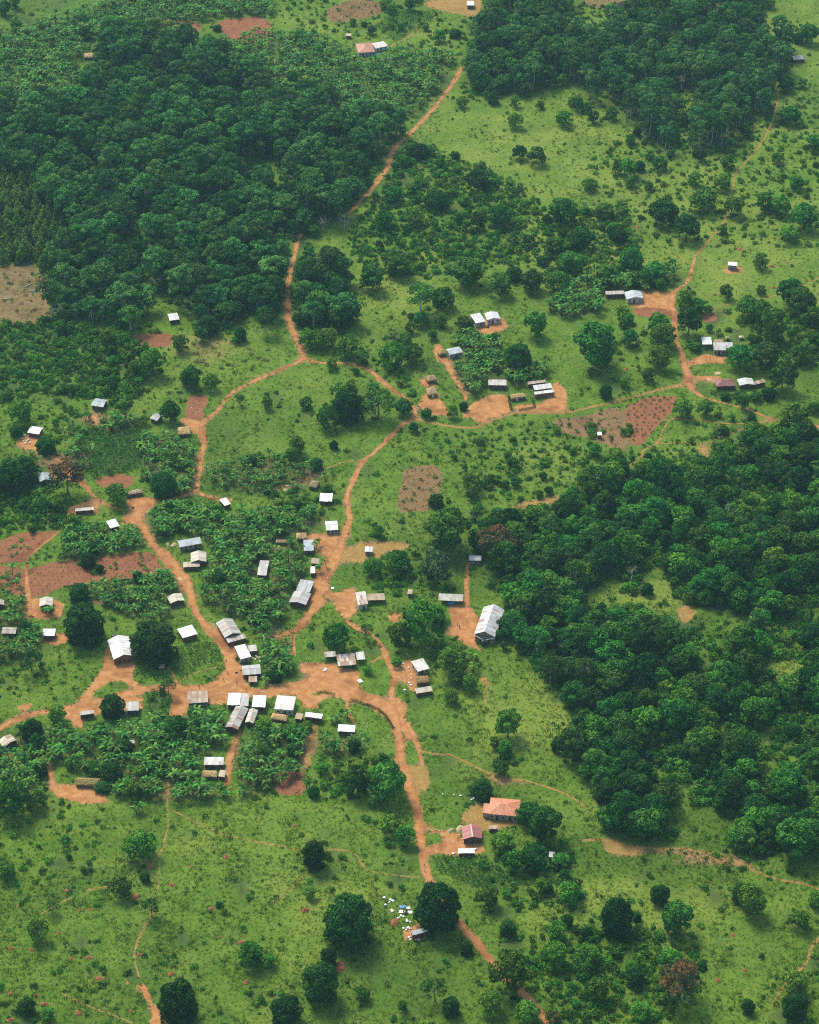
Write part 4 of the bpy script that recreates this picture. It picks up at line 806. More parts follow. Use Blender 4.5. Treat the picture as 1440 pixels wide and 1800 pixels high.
def ragged(poly, amp=.55, step=1.0):
    P = [ground(x, y)[:2] for x, y in [p[:2] for p in poly]]
    # one round of corner cutting, then fine noise
    C = []
    for a, b in zip(P, P[1:] + P[:1]):
        C += [a * .8 + b * .2, a * .2 + b * .8]
    out = []
    for a, b in zip(C, C[1:] + C[:1]):
        L = np.linalg.norm(b - a); k = max(1, int(L / step))
        n_ = np.array([-(b - a)[1], (b - a)[0]]) / (L + 1e-9)
        for j in range(k):
            out.append(a + (b - a) * j / k + n_ * rng.normal() * amp * .55)
    out = np.array(out)
    lo = np.convolve(np.r_[rng.normal(size=len(out) + 6)], np.ones(7) / 3.0, 'valid')[:len(out)]
    c = out.mean(0)
    v = out - c; v /= np.linalg.norm(v, axis=1)[:, None] + 1e-9
    return out + v * (lo * amp * .6)[:, None]

dirt = np.zeros((RH, RW), bool); tilled = np.zeros((RH, RW), bool); rough = np.zeros((RH, RW), bool); roofs = np.zeros((RH, RW), bool)
forest = np.zeros((RH, RW), bool); nanas = np.zeros((RH, RW), bool); cropm = np.zeros((RH, RW), bool)
SHEETS = []
zc = [0.008]
def next_z(P):
    """4 mm above whatever sheet already lies there"""
    lo, hi = P.min(0), P.max(0); z = .008
    for Q, zq in SHEETS:
        if (Q.min(0) < hi).all() and (Q.max(0) > lo).all(): z = max(z, zq + .004)
    return z
def sheet(name, verts, faces, mat, poly2d):
    z = next_z(np.array(poly2d))
    me = mesh_of(name, [(v[0], v[1], z) for v in verts], faces, M[mat])
    o = link(bpy.data.objects.new(name, me))
    props(o, kind='structure')
    SHEETS.append((np.array(poly2d), z))
    return o
def area2(P):
    return .5 * np.sum(P[:, 0] * np.roll(P[:, 1], -1) - np.roll(P[:, 0], -1) * P[:, 1])
order = {'field': 0, 'clearing': 0, 'yard': 1, 'bare_patch': 1, 'square': 1}
for nm, mat, poly in sorted(YARDS, key=lambda y: order[y[0]]):
    R = ragged(poly, 1.4 if mat == 'clearing' else .7 if mat == 'field_dry' else .6 if nm == 'field' else .7)
    if area2(R) < 0: R = R[::-1]
    name = {'field': 'field_ground', 'clearing': 'clearing_ground', 'yard': 'yard_ground', 'bare_patch': 'bare_ground', 'square': 'square_ground'}[nm]
    sheet(name, R, [tuple(range(len(R)))], mat, R)
    rast(tilled if nm in ('field', 'clearing') else dirt, poly)
    if mat in ('field_dry', 'clearing'): rast(rough, poly)
for nm, mat, pts in WAYS:
    if mat == 'track' and np.mean([q[1] for q in pts]) > 1380 and np.mean([q[0] for q in pts]) < 700: mat = 'trail'
    if mat in ('track', 'trail') and nm == 'footpath': pts = [(q[0], q[1], q[2] * (.68 if q[1] > 1360 and q[0] < 740 else .78)) for q in pts]
    if nm == 'dirt_road': pts = [(q[0], q[1], q[2] * .88) for q in pts]
    a, b = ribbon(pts)
    n = len(a)
    c_ = (a + b) / 2
    V = np.concatenate([a, c_, b])
    faces = [(n + i, n + i + 1, i + 1, i) for i in range(n - 1)] + [(2 * n + i, 2 * n + i + 1, n + i + 1, n + i) for i in range(n - 1)]
    ring = np.concatenate([a, b[::-1]])
    so = sheet(nm, V, faces, mat, ring)
    ea = so.data.attributes.new('edge', 'FLOAT', 'POINT'); ea.data.foreach_set('value', np.r_[np.ones(n), np.zeros(n), np.ones(n)].astype(np.float32))
    ax, ay = to_px(ring[:, 0], ring[:, 1])
    rast(dirt, list(zip(ax, ay)))
for _, polys in FOREST.items():
    for p in polys: rast(forest, p)
for p in CLEAR: rast(forest, p, False)
def noise_field(r):
    a = blur(rng.random((RH // 4, RW // 4)), max(1, r // 4)); a = (a - a.mean()) / a.std()
    return np.kron(a, np.ones((4, 4), np.float32))[:RH, :RW]
nz_big, nz_mid = noise_field(20), noise_field(9)
eastm = np.zeros((RH, RW), bool); bushy = np.zeros((RH, RW), bool)
for p in FOREST['east']: rast(eastm, p)
rast(bushy, BUSHY)
gaps = eastm & ((nz_big > 1.0) | (bushy & (nz_big > .15)))
forest = (blur(forest, 13) + .26 * nz_mid + .14 * nz_big > .5) & ~dirt
clearm = np.zeros((RH, RW), bool)
for p in CLEAR: rast(clearm, p)
forest &= ~clearm
gaps |= (~eastm) & (nz_big > 1.55)
woodland = forest.copy()            # everything that belongs to the woods
forest &= ~gaps                     # where tall trees stand
for p, _, _ in BANANA: rast(nanas, p)
for p, _, _, _ in CROPS: rast(cropm, p)
dirt_soft = blur(dirt, 5)
forest_soft = blur(forest, 6)
nanas_soft = blur(nanas, 4)

def top_z(x, y):
    """height of the uppermost sheet at a place"""
    best = 0.0
    for P, z in SHEETS:
        if z < best or x < P[:, 0].min() or x > P[:, 0].max() or y < P[:, 1].min() or y > P[:, 1].max(): continue
        Q = np.roll(P, -1, 0)
        c = (P[:, 1] > y) != (Q[:, 1] > y)
        with np.errstate(divide='ignore', invalid='ignore'):
            xi = P[:, 0] + (y - P[:, 1]) * (Q[:, 0] - P[:, 0]) / (Q[:, 1] - P[:, 1])
        if np.count_nonzero(c & (x < xi)) % 2: best = z
    return best

# the ground: one sheet to the horizon, finer where the photograph looks
def axis(lo, hi, step, far):
    inner = np.arange(lo, hi + .01, step)
    outer = np.array([30, 90, 250, 700, 2000, far])
    return np.r_[lo - outer[::-1], inner, hi + outer]
gx = axis(-310, 310, 2.2, 7000); gy = axis(-340, 620, 2.2, 7000)
GX, GY = np.meshgrid(gx, gy)
gv = np.stack([GX.ravel(), GY.ravel(), np.zeros(GX.size)], 1)
gpx, gpy = to_px(gv[:, 0], np.maximum(gv[:, 1], -600))
nxg, nyg = len(gx), len(gy)
idx = (np.arange(nyg - 1)[:, None] * nxg + np.arange(nxg - 1)[None, :]).ravel()
quads = np.stack([idx, idx + 1, idx + 1 + nxg, idx + nxg], 1)
me = bpy.data.meshes.new('ground')
me.vertices.add(len(gv)); me.vertices.foreach_set('co', gv.astype(np.float32).ravel())
me.loops.add(quads.size); me.loops.foreach_set('vertex_index', quads.astype(np.int32).ravel())
me.polygons.add(len(quads)); me.polygons.foreach_set('loop_start', (np.arange(len(quads)) * 4).astype(np.int32))
me.update(); me.validate()
me.materials.append(M['ground'])
dry = np.zeros(len(gv)); lush = np.zeros(len(gv)); bare = np.zeros(len(gv))
for tx, ty, rx, ry, d_, l_, b_ in TINTS:
    w = np.exp(-(((gpx - tx) / rx) ** 2 + ((gpy - ty) / ry) ** 2))
    dry += d_ * w; lush += l_ * w; bare += b_ * w
ds = sample(dirt_soft, gpx, gpy)
bare += np.clip(ds * 1.6, 0, .8) * (ds < .9)
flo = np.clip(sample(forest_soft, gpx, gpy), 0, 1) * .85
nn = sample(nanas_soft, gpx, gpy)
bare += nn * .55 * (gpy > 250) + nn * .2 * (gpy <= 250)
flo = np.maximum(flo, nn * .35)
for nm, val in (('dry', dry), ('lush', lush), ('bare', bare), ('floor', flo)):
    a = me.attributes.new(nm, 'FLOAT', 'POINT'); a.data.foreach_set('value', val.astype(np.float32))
props(link(bpy.data.objects.new('ground', me)), kind='structure')
# ------------------------------------------------------------------ buildings
def rect(pts, h, hc):
    a, b = ground(*pts[0], h)[:2], ground(*pts[1], h)[:2]
    c = ground(*pts[2], hc)[:2]
    u, v = b - a, c - b
    lu, lv = np.linalg.norm(u), np.linalg.norm(v)
    au, av = math.atan2(u[1], u[0]), math.atan2(v[1], v[0]) - math.pi / 2
    d = (av - au + math.pi) % (2 * math.pi) - math.pi
    rz = au + d * lv / (lu + lv)
    ud, vd = np.array([math.cos(rz), math.sin(rz)]), np.array([-math.sin(rz), math.cos(rz)])
    return (a + c) / 2, rz, max(1.6, float(np.dot(u, ud))), max(1.8, float(np.dot(v, vd)))

def slope_mesh(quad, rust, seed, sheet_w=.9, thick=.05):
    """one roof slope laid with overlapping sheets; quad = eave0, eave1, top1, top0"""
    r = np.random.default_rng(seed)
    e0, e1, t1, t0 = [np.array(q, float) for q in quad]
    nrm = np.cross(e1 - e0, t0 - e0); nrm /= np.linalg.norm(nrm)
    n = max(2, int(round(np.linalg.norm(e1 - e0) / sheet_w)))
    m = max(1, int(round(np.linalg.norm((t0 + t1) / 2 - (e0 + e1) / 2) / 2.6)))
    V, F, tint, ru, uv = [], [], [], [], []
    Ws, Ls = np.linalg.norm((t0 + t1 - e0 - e1) / 2), np.linalg.norm(e1 - e0)
    for i in range(n):
        for j in range(m):
            f0, f1, g0, g1 = i / n, (i + 1) / n, j / m, min(1, (j + 1) / m + (.04 if j < m - 1 else 0))
            P = lambda f, g: (e0 * (1 - f) + e1 * f) * (1 - g) + (t0 * (1 - f) + t1 * f) * g
            off = nrm * (.012 + .018 * (i % 2) + .02 * (m - 1 - j) + r.uniform(0, .012))
            dr = (e0 - t0) / (np.linalg.norm(e0 - t0) + 1e-9) * (r.uniform(-.05, .12) if j == 0 else 0)
            b = len(V)
            V += [P(f0, g0) + off + dr, P(f1, g0) + off + dr, P(f1, g1) + off, P(f0, g1) + off]
            F.append((b, b + 1, b + 2, b + 3))
            tint.append(r.uniform(.3, 1.0)); ru.append(r.random() ** 1.5)
            s = seed % 97
            uv += [(f0 * Ls + s, g0 * Ws), (f1 * Ls + s, g0 * Ws), (f1 * Ls + s, g1 * Ws), (f0 * Ls + s, g1 * Ws)]
    b = len(V)
    V += [e0, e1, t1, t0] + [p - nrm * thick for p in (e0, e1, t1, t0)]
    for f in ((4, 7, 6, 5), (0, 1, 5, 4), (1, 2, 6, 5), (2, 3, 7, 6), (3, 0, 4, 7)):
        F.append(tuple(b + k for k in f)); tint.append(.3); ru.append(.5); uv += [(0, 0)] * 4
    me = mesh_of('roof_slope', V, F, M['roof'], None, {'tint': tint, 'rust': ru})
    ul = me.uv_layers.new(name='UVMap')
    ul.data.foreach_set('uv', np.array(uv, np.float32).ravel())
    return me

def thatch_mesh(L, D, h, rise, form, seed):
    """a thick, shaggy thatched roof"""
    r = np.random.default_rng(seed)
    nu, nv = 14, 12
    V, F = [], []
    inset = .42 * min(L, D) if form == 'hip' else 0.1
    for j in range(nv + 1):
        for i in range(nu + 1):
            x = (i / nu - .5) * L; y = (j / nv - .5) * D
            dy = 1 - abs(y) / (D / 2)
            dx = min(1.0, (L / 2 - abs(x)) / max(inset, .01))
            k = min(dy, dx) if form == 'hip' else dy * (.9 + .1 * dx)
            edge = 1 if i in (0, nu) or j in (0, nv) else 0
            sc = 1 + (r.uniform(-.05, .07) if edge else 0)
            V.append((x * sc, y * sc, h + rise * k ** .92 + r.normal() * .05 - (.12 + r.uniform(0, .15) if edge else 0)))
    W = nu + 1
    for j in range(nv):
        for i in range(nu):
            F.append((j * W + i, j * W + i + 1, (j + 1) * W + i + 1, (j + 1) * W + i))
    n = len(V)
    ring = [i for i in range(W)] + [j * W + nu for j in range(1, nv + 1)] + [nv * W + i for i in range(nu - 1, -1, -1)] + [j * W for j in range(nv - 1, 0, -1)]
    V += [(V[k][0] * .97, V[k][1] * .97, V[k][2] - .2) for k in ring]
    m = len(ring)
    for k in range(m):
        F.append((ring[k], n + k, n + (k + 1) % m, ring[(k + 1) % m]))
    F.append(tuple(n + k for k in range(m)))
    return mesh_of('thatch_roof', V, F, M['thatch'], None, {'tint': [.5] * len(F)})

def put(name, me, parent, col=None):
    o = link(bpy.data.objects.new(name, me), parent)
    if col is not None: o.color = tuple(col) + ((1.0,) if len(col) == 3 else ())
    return o

def body(root, L, D, form, h, rise, col, rust, wall, ex, seed, ox=0.0, oy=0.0, annex=False):
    """walls, roof and openings of one block, in the building's own coordinates"""
    r = random.Random(seed)
    ov = .3 if min(L, D) > 3 else .18
    x0, x1, y0, y1 = ox - L / 2, ox + L / 2, oy - D / 2, oy + D / 2
    wx0, wx1, wy0, wy1 = x0 + ov, x1 - ov, y0 + ov * 1.2, y1 - ov
    zb = -.15
    if form == 'shed':
        zt = lambda y: h - .06 + rise * (y - y0) / D
        prof = None
    # walls
    mb = MB()
    if ex.get('open'):
        for px_ in (wx0, (wx0 + wx1) / 2, wx1):
            for py_ in (wy0, wy1):
                p = MB(); zz = h + (rise * (py_ - y0) / D if form == 'shed' else 0)
                p.tube([(px_, py_, zb), (px_ + r.uniform(-.05, .05), py_, zz)], [.09, .08], 6)
                put('post', p.mesh('post', [M['wood']]), root)
        mb.box(wx0 + .1, wx1 - .1, wy1 - .12, wy1 - .02, zb, h - .25)
    elif form == 'gable_v':
        xm = (wx0 + wx1) / 2; tr = rise * (1 - 2 * ov / L) - .03
        v = []
        for y in (wy0, wy1):
            v += [(wx0, y, zb), (wx1, y, zb), (wx1, y, h - .03 + rise * 2 * ov / L), (xm, y, h + rise - .06), (wx0, y, h - .03 + rise * 2 * ov / L)]
        mb.add(v, [(0, 1, 2, 3, 4), (9, 8, 7, 6, 5), (0, 5, 6, 1), (1, 6, 7, 2), (2, 7, 8, 3), (3, 8, 9, 4), (4, 9, 5, 0)])
    elif form == 'gable_u':
        ym = (wy0 + wy1) / 2; k = h - .04 + rise * 2 * ov / D
        v = []
        for x in (wx0, wx1):
            v += [(x, wy0, zb), (x, wy1, zb), (x, wy1, k), (x, ym, h + rise - .07), (x, wy0, k)]
        mb.add(v, [(4, 3, 2, 1, 0), (5, 6, 7, 8, 9), (0, 1, 6, 5), (1, 2, 7, 6), (2, 3, 8, 7), (3, 4, 9, 8), (4, 0, 5, 9)])
    elif form == 'hip':
        mb.box(wx0, wx1, wy0, wy1, zb, h + .02)
    else:
        za, zc_ = zt(wy0), zt(wy1)
        mb.add([(wx0, wy0, zb), (wx1, wy0, zb), (wx1, wy1, zb), (wx0, wy1, zb), (wx0, wy0, za), (wx1, wy0, za), (wx1, wy1, zc_), (wx0, wy1, zc_)],
               [(3, 2, 1, 0), (4, 5, 6, 7), (0, 1, 5, 4), (1, 2, 6, 5), (2, 3, 7, 6), (3, 0, 4, 7)])
    k = r.uniform(.85, 1.15)
    wl = put('wall', mb.mesh('wall', [M['wall']]), root, [c * k for c in wall])
    # roof
    rc = tuple(col) + (float(rust),)
    if ex.get('thatch'):
        o = put('thatch_roof', thatch_mesh(L, D, h, rise, form, seed), root, tuple(c * k_ * 1.2 for c, k_ in zip(col, (1.25, 1.12, .85))))
        o.location = (ox, oy, 0)
    else:
        if form == 'shed':
            S = [[(x0, y0, h), (x1, y0, h), (x1, y1, h + rise), (x0, y1, h + rise)]]
        elif form == 'gable_u':
            ym = (y0 + y1) / 2
            S = [[(x0, y0, h), (x1, y0, h), (x1, ym, h + rise), (x0, ym, h + rise)], [(x1, y1, h), (x0, y1, h), (x0, ym, h + rise), (x1, ym, h + rise)]]
        elif form == 'gable_v':
            xm = (x0 + x1) / 2
            S = [[(x0, y1, h), (x0, y0, h), (xm, y0, h + rise), (xm, y1, h + rise)], [(x1, y0, h), (x1, y1, h), (xm, y1, h + rise), (xm, y0, h + rise)]]
        else:
            a = min(L, D) / 2 * .98
            if L >= D: q0, q1 = (x0 + a, oy, h + rise), (x1 - a, oy, h + rise)
            else: q0, q1 = (ox, y0 + a, h + rise), (ox, y1 - a, h + rise)
            S = [[(x0, y0, h), (x1, y0, h), q1, q0] if L >= D else [(x0, y0, h), (x1, y0, h), q0, q0],
                 [(x1, y1, h), (x0, y1, h), q0, q1] if L >= D else [(x1, y1, h), (x0, y1, h), q1, q1],
                 [(x1, y0, h), (x1, y1, h), q1, q1] if L >= D else [(x1, y0, h), (x1, y1, h), q1, q0],
                 [(x0, y1, h), (x0, y0, h), q0, q0] if L >= D else [(x0, y1, h), (x0, y0, h), q0, q1]]
            S = [[tuple(p) for p in q] for q in S]
        for n_, q in enumerate(S):
            e = [list(map(float, p)) for p in q]
            if form == 'hip':      # keep the two top corners apart a little
                d = (np.array(e[1]) - np.array(e[0])); d /= np.linalg.norm(d)
                if np.allclose(e[2], e[3]): e[2] = list(np.array(e[2]) + d * .06); e[3] = list(np.array(e[3]) - d * .06)
            put('roof_slope', slope_mesh(e, rust, seed * 7 + n_), root, rc)
        if form in ('gable_u', 'gable_v'):
            c = MB(); z = h + rise
            if form == 'gable_v': c.add([((x0 + x1) / 2 - .22, y0 - .05, z - .02), ((x0 + x1) / 2, y0 - .05, z + .1), ((x0 + x1) / 2 + .22, y0 - .05, z - .02), ((x0 + x1) / 2 - .22, y1, z - .02), ((x0 + x1) / 2, y1, z + .1), ((x0 + x1) / 2 + .22, y1, z - .02)], [(0, 1, 4, 3), (1, 2, 5, 4), (0, 2, 1), (3, 4, 5)])
            else: c.add([(x0, oy - .22, z - .02), (x0, oy, z + .1), (x0, oy + .22, z - .02), (x1, oy - .22, z - .02), (x1, oy, z + .1), (x1, oy + .22, z - .02)], [(0, 3, 4, 1), (1, 4, 5, 2), (0, 1, 2), (3, 5, 4)])
            put('ridge_cap', c.mesh('ridge_cap', [M['wall']]), root, [min(.85, v * 1.05) for v in col] if col is not RED else (.7, .6, .55))
    # openings
    if ex.get('open') or annex: return
    door_col = (.78, .76, .7) if ex.get('whitedoor') else r.choice([(.06, .04, .03), (.08, .06, .05), (.10, .11, .13)])
    dxs = [r.uniform(-.12, .12) * (wx1 - wx0)] if (wx1 - wx0) < 8 else [-.22 * (wx1 - wx0), .24 * (wx1 - wx0)]
    dh = min(1.95, h - .35)
    for dx in dxs:
        d = MB(); d.box(ox + dx - .45, ox + dx + .45, wy0 - .04, wy0 + .05, -.05, dh)
        put('door', d.mesh('door', [M['wall']]), root, door_col)
    if wx1 - wx0 > 4.2 and h > 2.1 and ex.get('name') not in ('latrine', 'outhouse'):
        for wxp in ([-.34, .34] if len(dxs) == 1 else [-.42, 0.0, .42]):
            xx = ox + wxp * (wx1 - wx0)
            w = MB(); w.box(xx - .42, xx + .42, wy0 - .035, wy0 + .05, .95, 1.65)
            wo = put('window', w.mesh('window', [M['dark']]), root)
            s = MB(); s.box(xx - .5, xx + .5, wy0 - .09, wy0 + .02, .86, .945)
            put('window_sill', s.mesh('window_sill', [M['wall']]), wo, [c * 1.15 for c in wall])
    if wy1 - wy0 > 5 and h > 2.1:
        for side, xx in ((-1, wx0), (1, wx1)):
            for f in (-.25, .25):
                yy = oy + f * (wy1 - wy0)
                w = MB(); w.box(xx - .035 if side < 0 else xx - .05, xx + .05 if side < 0 else xx + .035, yy - .4, yy + .4, .95, 1.65)
                put('window', w.mesh('window', [M['dark']]), root)

HOUSES = []
for seed, (name, pts, form, h, rise, col, rust, wall, label, ex) in enumerate(B):
    o, rz, L, D = rect(pts, h, h + rise if form == 'shed' else h)
    D = min(D, 26.0 if name == 'church' else 20.0 if name in ('chapel', 'hall') else 13.0)
    o2 = np.array([o[0], o[1]])
    root = empty(name, (o2[0], o2[1], 0), rz)
    props(root, label, {'villa': 'house', 'hall': 'hall', 'stall': 'stall'}.get(name, name))
    ex = dict(ex, name=name)
    rust = min(1.0, rust + random.Random(seed).uniform(.0, .16)) if col not in (ORANGE, RED) else rust
    body(root, L, D, form, h, rise, col, rust, wall, ex, 100 + seed * 3)
    rr = [pts[0], pts[1], pts[2], (pts[0][0] + pts[2][0] - pts[1][0], pts[0][1] + pts[2][1] - pts[1][1])]
    base = [(x, y + 9) for x, y in rr]
    rast(roofs, rr); rast(roofs, base[:2] + rr[1::-1] if False else [rr[0], rr[1], base[1], base[0]])
    if ex.get('annex'):
        ao, arz, aL, aD = rect(ex['annex'], h - .6, h - .3)
        d = ao - o2; c, s = math.cos(-rz), math.sin(-rz)
        lx, ly = c * d[0] - s * d[1], s * d[0] + c * d[1]
        body(root, aL, min(aD, 5.0), 'shed', h - .6, .3, col, min(1, rust + .15), wall, {}, 900 + seed, lx, ly, annex=True)
        rast(roofs, [p for p in ex['annex']] + [(ex['annex'][0][0] + ex['annex'][2][0] - ex['annex'][1][0], ex['annex'][0][1] + ex['annex'][2][1] - ex['annex'][1][1])])
    if ex.get('bluesheet'):
        c = MB(); c.box(-1.0, 1.8, -D / 2 + .25, -D / 2 + .32, .3, 1.7)
        put('blue_sheet', c.mesh('blue_sheet', [M['cloth']]), root, (.05, .22, .5))
    HOUSES.append((name, o2, rz, L, D, h, rise, root))

# church: gutters that run down to a black water tank
for name, o2, rz, L, D, h, rise, root in HOUSES:
    if name != 'church': continue
    ty = -D / 2 - 1.7
    for s in (-1, 1):
        g = MB(); g.tube([(s * L / 2, -D / 2 + .3, h - .15), (s * L / 2 * .96, -D / 2 - .25, h - .3), (s * .75, ty, 2.75)], [.1, .1, .1], 6)
        put('gutter', g.mesh('gutter', [M['cloth']]), root, (.8, .8, .76))
    for f in (-.3, 0, .3):
        b_ = MB(); x = f * L; b_.tube([(x, -D / 2 + .12, h - .4), (x, -D / 2 + .12, h + rise * (1 - abs(f) * 2) - .2)], [.07, .07], 5)
        put('truss_strut', b_.mesh('truss_strut', [M['wood']]), root)
    b_ = MB(); b_.box(-L / 2 + .5, L / 2 - .5, -D / 2 + .02, -D / 2 + .30, h - .5, h - .3)
    put('tie_beam', b_.mesh('tie_beam', [M['wood']]), root)
    c, s = math.cos(rz), math.sin(rz)
    tank_at = (o2[0] + -s * ty, o2[1] + c * ty)

def tank(loc, R, H, col, label, name='water_tank'):
    root = empty(name, (loc[0], loc[1], top_z(*loc)))
    n = 24
    prof = [(R, 0)]
    for k in range(6): prof += [(R, H * (k + .15) / 6), (R * 1.035, H * (k + .5) / 6), (R, H * (k + .85) / 6)]
    prof += [(R * .97, H), (R * .6, H * 1.12), (R * .3, H * 1.16)]
    V, F = [], []
    for i, (rr, z) in enumerate(prof):
        for k in range(n): V.append((rr * math.cos(2 * math.pi * k / n), rr * math.sin(2 * math.pi * k / n), z))
    for i in range(len(prof) - 1):
        for k in range(n): F.append((i * n + k, i * n + (k + 1) % n, (i + 1) * n + (k + 1) % n, (i + 1) * n + k))
    F.append(tuple(range((len(prof) - 1) * n, len(prof) * n)))
    put('tank_body', mesh_of('tank_body', V, F, M['plastic'], None, None, True), root, col)
    l = MB(); l.tube([(0, 0, H * 1.13), (0, 0, H * 1.24)], [R * .33, R * .3], 16)
    put('lid', l.mesh('lid', [M['plastic']]), root, [c_ * 1.3 for c_ in col])
    props(root, label, 'water tank')
tank(tank_at, 1.05, 2.3, (.025, .04, .055), 'black ribbed water tank fed by two gutters at the church front')
g = ground(201, 1122); tank((g[0], g[1]), 1.0, 1.5, (.03, .05, .09), 'dark blue water tank behind the brick chapel')
g = ground(858, 575); tank((g[0], g[1]), .6, 1.1, (.02, .02, .025), 'small black water drum between the pair of white-walled houses', 'water_drum')
# ------------------------------------------------------------------ plant prototypes
def cloud(r, clumps, size, dens, up=.18, jit=.42, zmin=-.4, aspect=.62, inside=.6, tvar=.2):
    C = np.array([c[0] for c in clumps], float); Rr = np.array([c[1] for c in clumps], float)
    V, tn = [], []
    for i, (c, rad) in enumerate(zip(C, Rr)):
        A = 4 * math.pi * ((rad[0] * rad[1] * (rad[2] + .5 * (rad[0] + rad[1])) / 2) ** (2 / 3))
        n = max(6, int(dens * A))
        d = r.normal(size=(n * 2, 3)); d /= np.linalg.norm(d, axis=1)[:, None]
        d = d[d[:, 2] > zmin][:n]
        p = c + d * rad * r.uniform(.78, 1.06, (len(d), 1))
        keep = np.ones(len(p), bool)
        for j in range(len(C)):
            if j != i: keep &= (((p - C[j]) / Rr[j]) ** 2).sum(1) > inside
        p, d = p[keep], d[keep]
        if not len(p): continue
        nn_ = d / rad; nn_ /= np.linalg.norm(nn_, axis=1)[:, None]
        nn_ = nn_ + r.normal(size=nn_.shape) * jit + np.array([0, 0, up]); nn_ /= np.linalg.norm(nn_, axis=1)[:, None]
        t = np.cross(nn_, r.normal(size=nn_.shape)); t /= np.linalg.norm(t, axis=1)[:, None]
        b = np.cross(nn_, t)
        s = size * r.uniform(.65, 1.35, (len(p), 1)) * .5
        V.append(np.stack([p - t * s, p - b * s * aspect + t * s * .1, p + t * s, p + b * s * aspect + t * s * .1], 1))
        tn.append(np.clip(.5 + (r.normal() * tvar) + r.normal(size=len(p)) * .24, 0, 1))
    V = np.concatenate(V); tn = np.concatenate(tn)
    return V.reshape(-1, 3), np.arange(len(V) * 4).reshape(-1, 4), tn

def cloud_mesh(name, r, clumps, mat, size, dens, **k):
    V, F, tn = cloud(r, clumps, size, dens, **k)
    me = bpy.data.meshes.new(name)
    me.vertices.add(len(V)); me.vertices.foreach_set('co', V.astype(np.float32).ravel())
    me.loops.add(F.size); me.loops.foreach_set('vertex_index', F.astype(np.int32).ravel())
    me.polygons.add(len(F)); me.polygons.foreach_set('loop_start', (np.arange(len(F)) * 4).astype(np.int32))
    me.update(); me.validate()
    me.materials.append(mat)
    a = me.attributes.new('tint', 'FLOAT', 'FACE'); a.data.foreach_set('value', tn.astype(np.float32))
    return me

def limbs(r, trunk_h, r0, targets, bend=.4):
    mb = MB()
    top = (r.normal() * bend, r.normal() * bend, trunk_h)
    mid = (top[0] * .4 + r.normal() * .15, top[1] * .4 + r.normal() * .15, trunk_h * .55)
    mb.tube([(0, 0, -.3), (r.normal() * .05, r.normal() * .05, trunk_h * .15), mid, top], [r0 * 1.35, r0, r0 * .8, r0 * .55], 7)
    for tg in targets:
        s = np.array(mid) * (1 - .7) + np.array(top) * .7 if r.random() < .5 else np.array(top)
        tg = np.array(tg)
        m = (s + tg) / 2 + np.array([0, 0, -.12 * np.linalg.norm(tg - s)])
        mb.tube([s, m, tg], [r0 * .42, r0 * .28, r0 * .1], 5)
    return mb

def dome(r, R, z0, H, n, cr, cz, flat=1.0, low=.0):
    """clump centres spread over a domed crown"""
    out = []
    for i in range(n):
        k = math.sqrt((i + .5) / n) * .97
        a = i * 2.39996 + r.uniform(-.5, .5)
        rad = R * k * r.uniform(.86, 1.08)
        z = z0 + H * (1 - k ** 2.2 * flat) + r.normal() * H * .09
        q = cr * r.uniform(.75, 1.3)
        out.append(((rad * math.cos(a), rad * math.sin(a), z), (q, q * r.uniform(.85, 1.15), cz * r.uniform(.8, 1.25))))
    for i in range(int(n * low)):
        a = r.uniform(0, 6.28); rad = R * r.uniform(.5, .92)
        q = cr * r.uniform(.7, 1.1)
        out.append(((rad * math.cos(a), rad * math.sin(a), z0 - H * r.uniform(.05, .75)), (q, q, cz * .95)))
    return out

SPEC = {}          # species -> (nominal width, [ (crown mesh, trunk mesh) ])
def species(key, n, width, make):
    SPEC[key] = (width, [make(np.random.default_rng(hash(key) % 1 + 17 * i + sum(map(ord, key)))) for i in range(n)])

def t_forest(r):
    cl = dome(r, 4.3, 8.2, 3.9, 20, 1.45, .95, 1.0, .45)
    return cloud_mesh('crown', r, cl, M['forest'], .78, 4.2, zmin=-.25), limbs(r, 8.5, .26, [c[0] for c in cl[4::3]]).mesh('trunk', [M['bark_pale'] if r.random() < .5 else M['bark']], True)
def t_plant(r):
    cl = dome(r, 3.2, 9.6, 2.6, 13, 1.25, .85, 1.0, .5)
    return cloud_mesh('crown', r, cl, M['plantation'], .66, 4.6, zmin=-.2), limbs(r, 9.8, .17, [c[0] for c in cl[2::2]], .25).mesh('trunk', [M['bark_pale']], True)
def t_broad(r, mat='broad', pale=False):
    cl = dome(r, 3.9, 5.2, 3.6, 17, 1.4, 1.1, .95, 1.0)
    return cloud_mesh('crown', r, cl, M[mat], .82, 4.0, zmin=-.5), limbs(r, 5.4, .26, [c[0] for c in cl[3::3]]).mesh('trunk', [M['bark_pale'] if pale else M['bark']], True)
def t_light(r):
    cl = dome(r, 3.2, 3.6, 3.0, 13, 1.15, .95, .95, 1.1)
    return cloud_mesh('crown', r, cl, M['light'], .8, 4.0, zmin=-.5, jit=.55), limbs(r, 3.8, .2, [c[0] for c in cl[3::3]]).mesh('trunk', [M['bark']], True)
def t_mango(r, hi=1.0):
    cl = dome(r, 4.0, 3.3, 4.4, 34, 1.15, 1.0, .92, .9)
    cl.append(((0, 0, 4.2), (3.6, 3.6, 3.2)))
    return cloud_mesh('crown', r, cl, M['mango'], .6, 7.5, zmin=-.6, inside=.4, tvar=.1), limbs(r, 4.2, .36, [c[0] for c in cl[3:30:4]]).mesh('trunk', [M['bark']], True)
